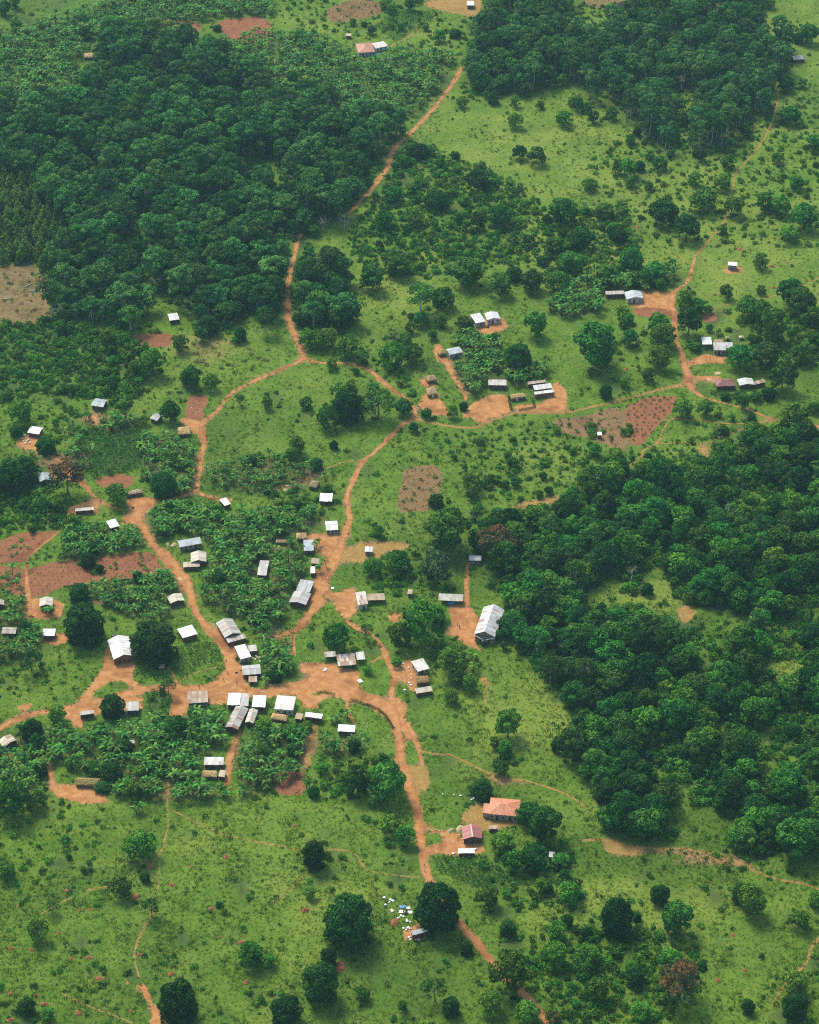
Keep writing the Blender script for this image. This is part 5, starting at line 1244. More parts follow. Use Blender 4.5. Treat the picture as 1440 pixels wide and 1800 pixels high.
def t_round(r):
    cl = dome(r, 3.2, 4.6, 1.9, 13, 1.1, .7, 1.0, .3)
    return cloud_mesh('crown', r, cl, M['mango'], .5, 4.6, zmin=-.3), limbs(r, 4.6, .22, [c[0] for c in cl[2::2]], .5).mesh('trunk', [M['bark']], True)
def t_bigpale(r):
    cl = dome(r, 4.4, 7.4, 3.2, 20, 1.35, .9, 1.0, .5)
    return cloud_mesh('crown', r, cl, M['broad'], .6, 4.4, zmin=-.3), limbs(r, 7.6, .28, [c[0] for c in cl[2::2]], .7).mesh('trunk', [M['bark_pale']], True)
def t_flower(r, mat='flower'):
    cl = dome(r, 4.3, 5.6, 2.9, 20, 1.3, .7, 1.0, .6)
    return cloud_mesh('crown', r, cl, M[mat], .58, 4.4, zmin=-.3, tvar=.3), limbs(r, 5.8, .26, [c[0] for c in cl[2::2]], .5).mesh('trunk', [M['bark']], True)
def t_pale(r):
    cl = dome(r, 3.6, 3.8, 3.8, 24, 1.05, .9, .95, 1.0)
    return cloud_mesh('crown', r, cl, M['pale_flower'], .55, 4.6, zmin=-.5, tvar=.16), limbs(r, 4.2, .24, [c[0] for c in cl[3::3]]).mesh('trunk', [M['bark']], True)
def t_conifer(r):
    cl = []
    for k in range(16):
        f = k / 15; rad = 2.1 * (1 - f) ** .9 * r.uniform(.75, 1.05); a = k * 2.4
        q = 1.0 * (1 - f) + .3
        cl.append(((rad * math.cos(a) * .8, rad * math.sin(a) * .8, 2.2 + 7.2 * f), (q, q, q * 1.25)))
    return cloud_mesh('crown', r, cl, M['conifer'], .6, 6.5, zmin=-.6, up=.1), limbs(r, 8.8, .14, [], .15).mesh('trunk', [M['bark']], True)
species('forest', 6, 10.6, t_forest)
species('plantation', 5, 8.4, t_plant)
species('broad', 6, 9.8, t_broad)
species('light', 5, 8.2, t_light)
species('mango', 4, 9.6, t_mango)
species('bigmango', 1, 9.6, t_mango)
species('round', 3, 8.0, t_round)
species('bigpale', 3, 10.8, t_bigpale)
species('flower', 2, 10.4, t_flower)
species('flowerless', 1, 10.4, lambda r: t_flower(r, 'broad'))
species('pale', 1, 8.8, t_pale)
species('conifer', 3, 4.8, t_conifer)

def shrub_mesh(r, mat, n=7, size=.5, dens=7.5):
    cl = []
    for i in range(n):
        a = r.uniform(0, 6.28); rad = 1.05 * math.sqrt(r.random())
        q = r.uniform(.45, .8)
        cl.append(((rad * math.cos(a), rad * math.sin(a), r.uniform(.35, 1.35) * (1.25 - rad * .5)), (q, q, q * r.uniform(.75, 1.1))))
    return cloud_mesh('shrub', r, cl, M[mat], size, dens, zmin=-.7, jit=.55)
SHRUBS = [shrub_mesh(np.random.default_rng(300 + i), 'shrub', 6 + i % 3) for i in range(7)] + [shrub_mesh(np.random.default_rng(340 + i), 'light', 7) for i in range(2)]
DRYB = [shrub_mesh(np.random.default_rng(360 + i), 'dry', 6, .36) for i in range(2)]
SHRUB_W = 3.2
WEED = [cloud_mesh('weed', np.random.default_rng(400 + i), [((0, 0, .22), (.42, .38, .34)), ((.3, .15, .12), (.3, .3, .22))], M['shrub' if i < 4 else 'light'], .3, 14, zmin=-.3, jit=.6) for i in range(6)]
CROPM = [cloud_mesh('crop', np.random.default_rng(430 + i), [((0, 0, .75), (.5, .5, .32)), ((.25, -.1, .5), (.3, .3, .25)), ((-.2, .2, .45), (.3, .3, .25))], M['crop'], .34, 11, zmin=-.5, jit=.6) for i in range(4)]

def grass_mesh(r, n=9, h=.42, spread=.42):
    V, F, tn = [], [], []
    for i in range(n):
        a = r.uniform(0, 6.28); rad = spread * math.sqrt(r.random()); x, y = rad * math.cos(a), rad * math.sin(a)
        d = r.uniform(0, 6.28); w = r.uniform(.05, .11); hh = h * r.uniform(.5, 1.2)
        lx, ly = math.cos(d) * w, math.sin(d) * w
        b = len(V)
        tx, ty = x + r.normal() * .16 + x * .6, y + r.normal() * .16 + y * .6
        V += [(x - lx, y - ly, -.02), (x + lx, y + ly, -.02), (tx + lx * .7, ty + ly * .7, hh), (tx - lx * .7, ty - ly * .7, hh * .93)]
        F.append((b, b + 1, b + 2, b + 3)); tn.append(r.random())
    return mesh_of('grass_tuft', V, F, M['grass'], None, {'tint': tn})
GRASS = [grass_mesh(np.random.default_rng(500 + i)) for i in range(6)]

def banana_mesh(r):
    H = r.uniform(2.1, 2.9)
    st = MB(); lean = (r.normal() * .15, r.normal() * .15)
    st.tube([(0, 0, -.1), (lean[0] * .4, lean[1] * .4, H * .5), (lean[0], lean[1], H)], [.16, .13, .09], 7)
    V, F, tn = [], [], []
    n = int(r.integers(8, 11))
    for i in range(n):
        a = i * 2.39996 + r.uniform(-.35, .35)
        ln = r.uniform(2.0, 2.8); w = r.uniform(.24, .33)
        lift = r.uniform(.75, 1.3) if i % 3 else r.uniform(1.3, 1.5)
        ca, sa = math.cos(a), math.sin(a)
        segs = 7; b = len(V); tt = r.uniform(.15, .95)
        x = z = 0.0; ang = lift
        for k in range(segs + 1):
            f = k / segs
            ww = w * math.sin(math.pi * min(1, f * .86 + .13)) ** .6 * (1 if f > .12 else .35)
            cx, cy, cz = lean[0] + ca * x, lean[1] + sa * x, H - .1 + z
            dz = -.10 * ww / w
            fold = ww * .95
            V += [(cx - sa * fold, cy + ca * fold, cz + dz), (cx, cy, cz), (cx + sa * fold, cy - ca * fold, cz + dz)]
            x += math.cos(ang) * ln / segs; z += math.sin(ang) * ln / segs
            ang -= (lift + r.uniform(.35, .95)) / segs * 1.25
        for k in range(segs):
            q = b + k * 3
            F += [(q, q + 1, q + 4, q + 3), (q + 1, q + 2, q + 5, q + 4)]
            tn += [np.clip(tt + r.normal() * .1, 0, 1)] * 2
    crown = mesh_of('crown', V, F, M['banana'], None, {'tint': tn})
    return crown, st.mesh('stem', [M['stem']], True)
BAN = [banana_mesh(np.random.default_rng(600 + i)) for i in range(7)]
BAN_W = 4.0

def dead_mesh(r, H, W):
    mb = MB()
    mb.tube([(0, 0, -.2), (r.normal() * .1, 0, H * .35), (r.normal() * .3, r.normal() * .3, H * .6)], [.24, .18, .13], 7)
    def br(p, d, ln, rad, lev):
        q = p + d * ln
        m = (p + q) / 2 + r.normal(size=3) * ln * .08
        mb.tube([p, m, q], [rad, rad * .8, rad * .5], 5)
        if lev < 3:
            for _ in range(3 if lev < 2 else 2):
                nd = d + r.normal(size=3) * .55 + np.array([0, 0, .12]); nd /= np.linalg.norm(nd)
                br(q if r.random() < .6 else m, nd, ln * .68, rad * .55, lev + 1)
    for k in range(5):
        a = k * 1.26 + r.uniform(-.3, .3); d = np.array([math.cos(a) * W / H * 1.3, math.sin(a) * W / H * 1.3, .75]); d /= np.linalg.norm(d)
        br(np.array([0, 0, H * r.uniform(.35, .6)]), d, W * .3 + H * .08, .1, 0)
    return mb

# ------------------------------------------------------------------ scattered stuff by geometry nodes (only what nobody could count)
def merged_mesh(name, parts):
    bm = bmesh.new()
    mats = []
    for me in parts:
        for m in me.materials:
            if m not in mats: mats.append(m)
    out = bpy.data.meshes.new(name)
    V, F, mi, tn = [], [], [], []
    for me in parts:
        b = len(V)
        co = np.empty(len(me.vertices) * 3, np.float32); me.vertices.foreach_get('co', co); V += [tuple(c) for c in co.reshape(-1, 3)]
        tv = np.empty(len(me.polygons), np.float32); me.attributes['tint'].data.foreach_get('value', tv)
        for p, t_ in zip(me.polygons, tv):
            F.append(tuple(v + b for v in p.vertices)); mi.append(mats.index(me.materials[p.material_index])); tn.append(t_)
    bm.free()
    return mesh_of(name, V, F, mats, mi, {'tint': tn})

def stuff(name, label, cat, meshes, P, S, variant=None, tilt=.08, sz=None):
    """one object that sets copies of the given meshes at points P with sizes S"""
    P = np.asarray(P, float); n = len(P)
    if not n: return None
    pc = bpy.data.collections.new(name + '_sources')
    for i, me in enumerate(meshes):
        pc.objects.link(bpy.data.objects.new('%s_source_%02d' % (name, i), me))
    me = bpy.data.meshes.new(name)
    me.vertices.add(n); me.vertices.foreach_set('co', P.astype(np.float32).ravel())
    r = np.random.default_rng(len(name) * 31 + n)
    S = np.asarray(S, float)
    sc = np.stack([S, S, S * (r.uniform(.8, 1.2, n) if sz is None else sz)], 1)
    rot = np.stack([r.normal(size=n) * tilt, r.normal(size=n) * tilt, r.uniform(0, 2 * math.pi, n)], 1)
    a = me.attributes.new('scl', 'FLOAT_VECTOR', 'POINT'); a.data.foreach_set('vector', sc.astype(np.float32).ravel())
    a = me.attributes.new('rot', 'FLOAT_VECTOR', 'POINT'); a.data.foreach_set('vector', rot.astype(np.float32).ravel())
    a = me.attributes.new('var', 'INT', 'POINT'); a.data.foreach_set('value', (r.integers(0, len(meshes), n) if variant is None else np.asarray(variant)).astype(np.int32))
    o = link(bpy.data.objects.new(name, me))
    ng = bpy.data.node_groups.new(name + '_scatter', 'GeometryNodeTree')
    ng.interface.new_socket('Geometry', in_out='INPUT', socket_type='NodeSocketGeometry')
    ng.interface.new_socket('Geometry', in_out='OUTPUT', socket_type='NodeSocketGeometry')
    gi, go = ng.nodes.new('NodeGroupInput'), ng.nodes.new('NodeGroupOutput')
    ip = ng.nodes.new('GeometryNodeInstanceOnPoints')
    ci = ng.nodes.new('GeometryNodeCollectionInfo')
    ci.inputs['Collection'].default_value = pc
    ci.inputs['Separate Children'].default_value = True
    ci.inputs['Reset Children'].default_value = True
    ip.inputs['Pick Instance'].default_value = True
    def na(nm, ty):
        k = ng.nodes.new('GeometryNodeInputNamedAttribute'); k.data_type = ty; k.inputs['Name'].default_value = nm
        return k.outputs['Attribute']
    e = ng.nodes.new('FunctionNodeEulerToRotation')
    ng.links.new(na('rot', 'FLOAT_VECTOR'), e.inputs[0])
    ng.links.new(gi.outputs[0], ip.inputs['Points'])
    ng.links.new(ci.outputs[0], ip.inputs['Instance'])
    ng.links.new(na('var', 'INT'), ip.inputs['Instance Index'])
    ng.links.new(e.outputs[0], ip.inputs['Rotation'])
    ng.links.new(na('scl', 'FLOAT_VECTOR'), ip.inputs['Scale'])
    ng.links.new(ip.outputs[0], go.inputs[0])
    md = o.modifiers.new('scatter', 'NODES'); md.node_group = ng
    props(o, label, cat, None, 'stuff')
    return o

def fill(poly, spacing, jitter=.45):
    """points spread over a polygon given in photo pixels"""
    g_ = ground_many([p[:2] for p in poly])
    lo, hi = g_.min(0), g_.max(0)
    X, Y = np.meshgrid(np.arange(lo[0], hi[0] + spacing, spacing), np.arange(lo[1], hi[1] + spacing, spacing * .87))
    X = X + (np.arange(X.shape[0]) % 2)[:, None] * spacing * .5
    P = np.stack([X.ravel(), Y.ravel()], 1) + rng.uniform(-1, 1, (X.size, 2)) * spacing * jitter
    ins = np.zeros(len(P), bool)
    for a, b in zip(g_, np.roll(g_, -1, 0)):
        if a[1] == b[1]: continue
        c = (P[:, 1] >= min(a[1], b[1])) & (P[:, 1] < max(a[1], b[1]))
        ins ^= c & (P[:, 0] < a[0] + (P[:, 1] - a[1]) * (b[0] - a[0]) / (b[1] - a[1]))
    return P[ins]

roofs_fat = blur(roofs, 1) > .2
keep_clear = (dirt | roofs).astype(np.float64)
CS = np.pad(keep_clear.cumsum(0).cumsum(1), ((1, 0), (1, 0)))
CR = np.pad(roofs.astype(np.float64).cumsum(0).cumsum(1), ((1, 0), (1, 0)))
CC = np.pad(clearm.astype(np.float64).cumsum(0).cumsum(1), ((1, 0), (1, 0)))
def covered(x, y, w, h, CS=CS):
    """share of way or roof that a plant of this width and height would hide in the photograph"""
    px0, py0 = to_px(x, y, h * .97); px1, py1 = to_px(x, y, 0)
    s = px_scale(py1)
    xa = np.clip((px0 - w * s * .38 + MX).astype(int), 0, RW - 1); xb = np.clip((px0 + w * s * .38 + MX).astype(int) + 1, 1, RW)
    ya = np.clip((py0 + MY).astype(int), 0, RH - 1); yb = np.clip((py1 + MY).astype(int) + 1, 1, RH)
    yb = np.maximum(yb, ya + 1); xb = np.maximum(xb, xa + 1)
    tot = CS[yb, xb] - CS[ya, xb] - CS[yb, xa] + CS[ya, xa]
    return tot / ((yb - ya) * (xb - xa))
# ------------------------------------------------------------------ planting
NAMES = {'mango': 'round_tree', 'light': 'leafy_tree', 'broad': 'broadleaf_tree', 'round': 'umbrella_tree', 'bigpale': 'pale_trunk_tree', 'flower': 'flowering_tree',
         'flowerless': 'flat_crowned_tree', 'pale': 'blossoming_tree', 'bigmango': 'great_tree', 'forest': 'forest_tree', 'plantation': 'plantation_tree', 'conifer': 'young_conifer'}
LOOK = {'mango': 'dense dark round-crowned tree', 'light': 'bright green loose-crowned tree', 'broad': 'spreading mid-green tree', 'round': 'small flat-topped dark tree',
        'bigpale': 'spreading tree with a pale trunk', 'flower': 'tree with a rusty orange flowering crown', 'flowerless': 'wide flat-crowned tree'}
def zone(x, y):
    if y > 1400: return ('on the open meadow south of the village', 'south meadow') if x < 720 else ('in the bushy meadow below the eastern wood', 'bushy south-east meadow')
    if y > 860: return ('among the village houses and banana groves', 'village') if x < 640 else ('between the church and the eastern wood', 'church side')
    if y > 560: return ('around the western homesteads and pasture', 'western homesteads') if x < 530 else (('beside the lanes in the middle of the valley', 'middle lanes') if x < 1000 else ('around the eastern homesteads', 'eastern homesteads'))
    return ('on the upper pasture between the two woods', 'upper pasture') if x > 500 else ('at the foot of the western wood', 'western wood foot')
SPECIAL = {(770, 1646): 'great dark dome of a tree hiding the lane beside the brick house', (612, 1672): 'tallest dark egg-shaped tree alone on the south meadow',
           (148, 1138): 'huge dark tree west of the brick chapel', (765, 1027): 'round tree covered in pale creamy tips above the church path',
           (268, 1168): 'enormous dark tree east of the brick chapel, trunks showing below', (120, 872): 'brown-flowering tree in front of the ridged pale blue roof',
           (873, 987): 'rusty-flowering tree with a pale trunk at the head of the church path', (1195, 1758): 'wide brown-flowering tree in the south-east bush', (972, 1804): 'small brown-topped tree cut by the lower picture edge',
           (552, 1531): 'small dark ball of a tree where two trails meet on the south meadow', (740, 552): 'open-crowned tree with forked white trunk in the pasture above the pair of white houses',
           (422, 713): 'small parasol-shaped tree beside the lane in the smooth pasture', (337, 685): 'dark tree with pale forked stem on the pasture above a red plot'}
def place_tree(sp, x, y, width, label, group, var=None, zs=1.0):
    W0, vs_ = SPEC[sp]
    cr, tr = vs_[int(rng.integers(len(vs_))) if var is None else var]
    s = width / W0
    root = empty(NAMES[sp], (x, y, 0), rng.uniform(0, 6.28), (s, s * rng.uniform(.92, 1.08), s * zs * rng.uniform(.85, 1.15)))
    put('trunk', tr, root); put('crown', cr, root)
    props(root, label, 'tree', group)
    return root

cand = []           # species, x, y, width, listed, px, py, label, group
for tok in TREES.replace('\n', '|').split('|'):
    tok = tok.split()
    if len(tok) != 4: continue
    x, y, w, sp = float(tok[0]), float(tok[1]), float(tok[2]), tok[3]
    if sp == 'mango' and y < 760 and w < 60 and (x + y) % 10 < 7: sp = 'broad' if (x * 7 + y) % 10 < 6 else 'light'
    g = ground(x, y); wm = w / px_scale(y)
    wm *= 1.08
    shift = .32 * wm if sp in ('mango', 'bigmango') else .22 * wm if sp in ('light', 'pale', 'broad') else .04 * wm
    lab = SPECIAL.get((int(x), int(y)))
    zt_, zg = zone(x, y)
    grp = None
    if not lab:
        lab = LOOK[sp] + ' ' + zt_; grp = LOOK[sp].replace('tree', 'trees') + ', ' + zg
    zs_ = {'mango': 1.12 if y > 1420 else .96, 'bigmango': 1.0, 'light': 1.06, 'broad': 1.02}.get(sp, 1.0) * (.82 if y < 560 else 1.0)
    tall = {'mango': .95, 'light': .98, 'broad': 1.05, 'round': .9, 'bigpale': 1.05, 'flower': .95, 'flowerless': .95, 'pale': 1.0, 'bigmango': .95}[sp]
    for _ in range(6):      # a tree the photograph shows beside a house must not stand over its roof
        if covered(np.array([g[0]]), np.array([g[1] + shift]), np.array([wm * 1.1]), np.array([wm * tall * zs_]), CR)[0] < .035: break
        zs_ *= .9; wm *= .93; shift *= .85
    cand.append([sp, g[0], g[1] + shift, wm, True, x, y, lab, grp, zs_])

def wood_label(which, sp, x, y, w, lo, hi):
    look = {'forest': 'domed dark tree', 'plantation': 'slender pale-stemmed tree', 'broad': 'spreading mid-green tree', 'light': 'bright green tree', 'mango': 'dark round tree', 'bigpale': 'pale-trunked tree', 'conifer': 'pointed yellow-green conifer'}[sp]
    size = 'large ' if w > hi else 'small ' if w < lo else ''
    if which == 'west': at = 'beside the forest road' if x > 560 else 'at the lower edge above the pasture' if y > 480 else 'at the upper edge by the hillside bananas' if y < 175 else 'beside the brown clearing' if x < 200 and y > 400 else 'near the young conifers' if x < 190 else 'around the banana pocket' if y < 270 and x < 420 else 'towards the forest road' if x > 400 else 'in its dark middle'
    elif which == 'north': at = 'at the lower edge facing the pasture' if y > 205 else 'near the forest road' if x < 1000 else 'along its top edge' if y < 80 else 'towards the far meadow' if x > 1250 else 'around the bare white-limbed tree' if x > 1120 else 'in its middle'
    else: at = 'at the upper edge below the pasture' if y < 930 else 'at the edge near the church' if x < 1010 else 'at the lower edge above the trail' if y > 1380 else 'in the bushy part' if x > 1190 and y > 1120 else 'by the pale grassy strip' if 1000 < y < 1130 and x < 1340 else 'around the bleached tree' if y < 1000 and x > 1180 else 'in its tangled middle'
    base = size + look + {'west': ' of the western wood ', 'north': ' of the northern wood ', 'east': ' of the eastern wood '}[which] + at
    return base, base.replace(' tree ', ' trees ').replace('conifer ', 'conifers ')
def wood(which, polys, spacing, pick, wr, power=1.0):
    for poly in polys:
        q = np.array([p[:2] for p in poly]); x0, y0 = q.min(0) - 12; x1, y1 = q.max(0) + 12
        P = fill([(x0, y0), (x1, y0), (x1, y1), (x0, y1)], spacing, .5)
        px_, py_ = to_px(P[:, 0], P[:, 1])
        ok = sample(forest, px_, py_)
        if len(polys) == 1 or True:
            m = np.zeros((RH, RW), bool); rast(m, poly); m = blur(m, 11) > .12
            ok &= sample(m, px_, py_)
        P, px_, py_ = P[ok], px_[ok], py_[ok]
        w = wr[0] + rng.random(len(P)) ** power * (wr[1] - wr[0])
        lo, hi = np.quantile(w, .3), np.quantile(w, .7)
        sp = [pick(a, b) for a, b in zip(px_, py_)]
        w = np.array([w_ * {'conifer': .42, 'light': .75, 'broad': .85, 'mango': .8}.get(s, 1) if which != 'east' else w_ for s, w_ in zip(sp, w)])
        ht = np.array([{'plantation': 13.0, 'conifer': 9.5}.get(s, 12.5 * w_ / 10.6 if s == 'forest' else 8.5 * w_ / 9.5) for s, w_ in zip(sp, w)])
        cov = covered(P[:, 0], P[:, 1], w, ht); cvc = covered(P[:, 0], P[:, 1], w, ht, CC)
        for k in range(len(P)):
            if cov[k] > .05 or cvc[k] > .25: continue
            lab, grp = wood_label(which, sp[k], px_[k], py_[k], w[k], lo, hi)
            cand.append([sp[k], P[k, 0], P[k, 1], w[k], False, px_[k], py_[k], lab, grp])

def pick_west(x, y):
    if x < 95 + 30 * math.sin(y * .05) and 320 < y < 470: return 'conifer'
    return str(rng.choice(['forest', 'broad', 'light', 'bigpale', 'mango'], p=[.70, .10, .08, .07, .05]))
def pick_north(x, y):
    if x > 1010 + 20 * math.sin(y): return str(rng.choice(['plantation', 'forest', 'light'], p=[.86, .08, .06]))
    return str(rng.choice(['forest', 'plantation', 'broad', 'light'], p=[.5, .25, .15, .10]))
def pick_east(x, y):
    k = int(sample(nz_big, [x], [y])[0] * 2 + 50) % 2
    return str(rng.choice(['broad', 'light', 'mango', 'bigpale'], p=[.45, .22, .25, .08] if k else [.35, .40, .15, .10]))
wood('west', FOREST['west'], 7.4, pick_west, (6.5, 16.0), 1.1)
wood('west', [tp((-70, 320), (85, 330), (95, 470), (-70, 470))], 6.4, lambda x, y: 'conifer', (12.0, 17.0))
wood('north', FOREST['north'], 6.3, pick_north, (6.6, 12.0))
wood('east', FOREST['east'], 6.3, pick_east, (4.5, 14.5), 1.4)
# stragglers outside the edges of the woods
ring = (blur(woodland, 22) > .06) & ~woodland
q = ground_many([(-60, -40), (1500, -40), (1500, 1520), (-60, 1520)])
P = fill([(-60, -40), (1500, -40), (1500, 1520), (-60, 1520)], 11.0, .6)
a, b = to_px(P[:, 0], P[:, 1]); w = rng.uniform(3.5, 8.5, len(P)); cov = covered(P[:, 0], P[:, 1], w, w * 1.1)
for k in np.nonzero(sample(ring, a, b) & (cov < .04) & ~sample(dirt | tilled | clearm | cropm, a, b) & (rng.random(len(P)) < .55))[0]:
    sp = str(rng.choice(['light', 'broad', 'mango'], p=[.5, .4, .1])); zt_, zg = zone(a[k], b[k])
    cand.append([sp, P[k, 0], P[k, 1], w[k], False, a[k], b[k], LOOK[sp] + ' straggling outside a wood edge', LOOK[sp].replace('tree', 'trees') + ' straggling outside the woods'])
# smaller trees standing among the bananas
for poly, spc, _ in BANANA[:7] + BANANA[7:12]:
    P = fill(poly, 11.5, .6); a, b = to_px(P[:, 0], P[:, 1]); w = rng.uniform(3.6, 7.0, len(P))
    cov = covered(P[:, 0], P[:, 1], w, w * 1.0)
    for k in np.nonzero((cov < .04) & (rng.random(len(P)) < .62) & ~sample(dirt, a, b))[0]:
        sp = str(rng.choice(['light', 'mango', 'broad', 'round'], p=[.4, .3, .2, .1]))
        cand.append([sp, P[k, 0], P[k, 1], w[k], False, a[k], b[k], LOOK[sp] + ' rising from the banana groves of the village', LOOK[sp].replace('tree', 'trees') + ' in the banana groves'])

rest = {}
byname = {}
for c in cand: byname.setdefault(c[0], []).append(c)
for sp, L_ in byname.items():
    inview = lambda c: -5 < c[5] < 1445 and -2 < c[6] - 4 * c[3] * .4 and c[6] < 1815
    L_.sort(key=lambda c: (not c[4], not inview(c), -c[3] * px_scale(c[6])))
    for k, c in enumerate(L_):
        big = (sp == 'bigmango')
        if c[4] or (k < 235 and inview(c)):
            place_tree(sp, c[1], c[2], c[3], c[7], c[8], zs=c[9] if c[4] else .75 if sp == 'conifer' else 1.0)
        else:
            rest.setdefault(sp, []).append(c)
for sp, L_ in rest.items():
    ms = [merged_mesh('tree', [cr, tr]) for cr, tr in SPEC[sp][1]]
    stuff({'forest': 'forest', 'plantation': 'plantation_woods', 'conifer': 'conifer_woods', 'broad': 'eastern_woods', 'light': 'leafy_woods', 'mango': 'dark_woods'}.get(sp, sp + '_woods'),
          'farther mass of ' + {'forest': 'dark domed forest', 'plantation': 'planted slender trees', 'broad': 'tangled eastern wood', 'light': 'bright tangled wood', 'mango': 'dark tangled wood', 'conifer': 'young conifers'}.get(sp, 'mixed trees'),
          'woods', ms, [(c[1], c[2], 0) for c in L_], [c[3] / SPEC[sp][0] for c in L_], tilt=.03)

# dead, leafless trees
for i, (x, y, w, H) in enumerate(DEAD):
    g = ground(x, y); wm = w / px_scale(y)
    root = empty('dead_tree', (g[0], g[1], 0), rng.uniform(0, 6))
    mb = dead_mesh(np.random.default_rng(700 + i), H, max(1.2, wm * .62))
    put('branches', mb.mesh('branches', [M['bark_pale']], True), root)
    st = MB(); st.tube([(0, 0, -.3), (0.03, 0, .3), (0, 0, H * .3)], [.4, .29, .245], 8)
    put('trunk', st.mesh('trunk', [M['bark_pale']], True), root)
    props(root, ['bleached leafless tree spreading above the eastern wood', 'small bleached dead tree by the clearing in the eastern wood', 'bare white snag rising from a bush on the meadow edge', 'dead grey branches sticking out beside the church trees',
                 'bare greyish tree at the end of the forest road', 'leafless pale tree in bushes below the forest road', 'grey twiggy tree at the eastern homestead edge', 'bare white-limbed tree in the planted northern wood', 'leafless tree inside the eastern wood near the church', 'thin bare stem standing in the eastern wood'][i], 'tree')

# shrubs
shr = []
for poly, sp_, (a, b) in SCRUB:
    if sp_ < 7:          # small trees standing in the thickets
        P = fill(poly, 13.0, .6); ax_, ay_ = to_px(P[:, 0], P[:, 1]); w = rng.uniform(3.0, 6.4, len(P))
        k_ = (covered(P[:, 0], P[:, 1], w, w * 1.05) < .04) & ~sample(woodland, ax_, ay_) & ~sample(dirt, ax_, ay_) & ~sample(tilled, ax_, ay_) & (rng.random(len(P)) < .6)
        for k in np.nonzero(k_)[0]:
            sp = str(rng.choice(['light', 'broad', 'mango'], p=[.6, .34, .06])); zt_, zg = zone(ax_[k], ay_[k])
            place_tree(sp, P[k, 0], P[k, 1], w[k], 'small ' + LOOK[sp] + ' among bushes ' + zt_, 'small ' + LOOK[sp].replace('tree', 'trees') + ' in thickets, ' + zg, zs=.8)
    P = fill(poly, sp_ * .86)
    px_, py_ = to_px(P[:, 0], P[:, 1])
    w = rng.uniform(0, 1, len(P)) ** 1.6 * (b - a) + a
    ok = (~sample(forest, px_, py_)) & (~sample(dirt, px_, py_)) & (~sample(tilled, px_, py_)) & (~sample(roofs_fat, px_, py_)) & (covered(P[:, 0], P[:, 1], w, w * .6) < .05)
    for k in np.nonzero(ok)[0]: shr.append((P[k, 0], P[k, 1], w[k], px_[k], py_[k]))
# lone bushes anywhere on the grass
n = 1500
px_, py_ = rng.uniform(-40, 1480, n), rng.uniform(-30, 1840, n)
G = ground_many(np.stack([px_, py_], 1)); w = .9 + rng.random(n) ** 3 * 2.6
ok = ~(sample(forest, px_, py_) | sample(dirt, px_, py_) | sample(tilled, px_, py_) | sample(nanas, px_, py_) | sample(roofs_fat, px_, py_)) & (covered(G[:, 0], G[:, 1], w, w * .6) < .05)
for k in np.nonzero(ok)[0]: shr.append((G[k, 0], G[k, 1], w[k], px_[k], py_[k]))
for c in cand:
    if c[4] and rng.random() < .6 and c[0] != 'bigmango' and not (c[6] > 1480 and c[5] < 840):
        for _ in range(int(rng.integers(1, 4))):
            an = rng.uniform(0, 6.28); rr_ = c[3] * rng.uniform(.4, .85); w_ = rng.uniform(1.4, 3.6)
            x, y = c[1] + rr_ * math.cos(an), c[2] + rr_ * math.sin(an)
            a, b = to_px(x, y)
            if sample(dirt, [a], [b])[0] or sample(roofs_fat, [a], [b])[0] or covered(np.array([x]), np.array([y]), np.array([w_]), np.array([w_ * .6]))[0] > .05: continue
            shr.append((x, y, w_, float(a), float(b)))
edge = (blur(woodland, 10) > .1) & ~woodland
n = 9000
px_, py_ = rng.uniform(-40, 1480, n), rng.uniform(-30, 1840, n)
k_ = sample(edge, px_, py_) & ~sample(dirt, px_, py_) & ~sample(roofs_fat, px_, py_) & ~sample(tilled, px_, py_) & (sample(nz_mid, px_, py_) > -.3)
G = ground_many(np.stack([px_, py_], 1)); w = rng.uniform(1.2, 4.2, n)
k_ &= covered(G[:, 0], G[:, 1], w, w * .6) < .05
for k in np.nonzero(k_)[0]: shr.append((G[k, 0], G[k, 1], w[k], px_[k], py_[k]))
shr.sort(key=lambda c: (not (0 < c[3] < 1440 and 0 < c[4] < 1800), -c[2] * px_scale(c[4])))
def szone(x, y):
    t, g_ = zone(x, y); return t, g_
for k, (x, y, w, a, b) in enumerate(shr[:290]):
    o = put('shrub', SHRUBS[int(rng.integers(len(SHRUBS)))], None)
    o.location = (x, y, -.05); s = w / SHRUB_W; o.scale = (s, s, s * rng.uniform(.75, 1.1)); o.rotation_euler = (0, 0, rng.uniform(0, 6.28))
    t_, g_ = szone(a, b)
    props(o, 'rounded leafy green shrub ' + t_, 'shrub', 'shrubs, ' + g_)
sx = shr[290:]
# undergrowth in the woods, under the bananas and on the scrub
und = [(x, y, w / SHRUB_W) for x, y, w, _, _ in sx]
for key, spc, rngw in (('west', 3.3, (2.0, 4.6)), ('north', 3.4, (1.8, 4.0)), ('east', 3.0, (2.6, 7.6))):
    for poly in FOREST[key]:
        q = np.array([p[:2] for p in poly]); x0, y0 = q.min(0) - 12; x1, y1 = q.max(0) + 12
        P = fill([(x0, y0), (x1, y0), (x1, y1), (x0, y1)], spc); a, b = to_px(P[:, 0], P[:, 1]); w = rng.uniform(*rngw, len(P))
        ok = sample(woodland, a, b) & ~sample(dirt, a, b) & ~sample(roofs_fat, a, b) & ((rng.random(len(P)) < .6) | sample(forest, a, b)) & (covered(P[:, 0], P[:, 1], w, w * .6) < .05)
        und += [(P[k, 0], P[k, 1], w[k] / SHRUB_W) for k in np.nonzero(ok)[0]]
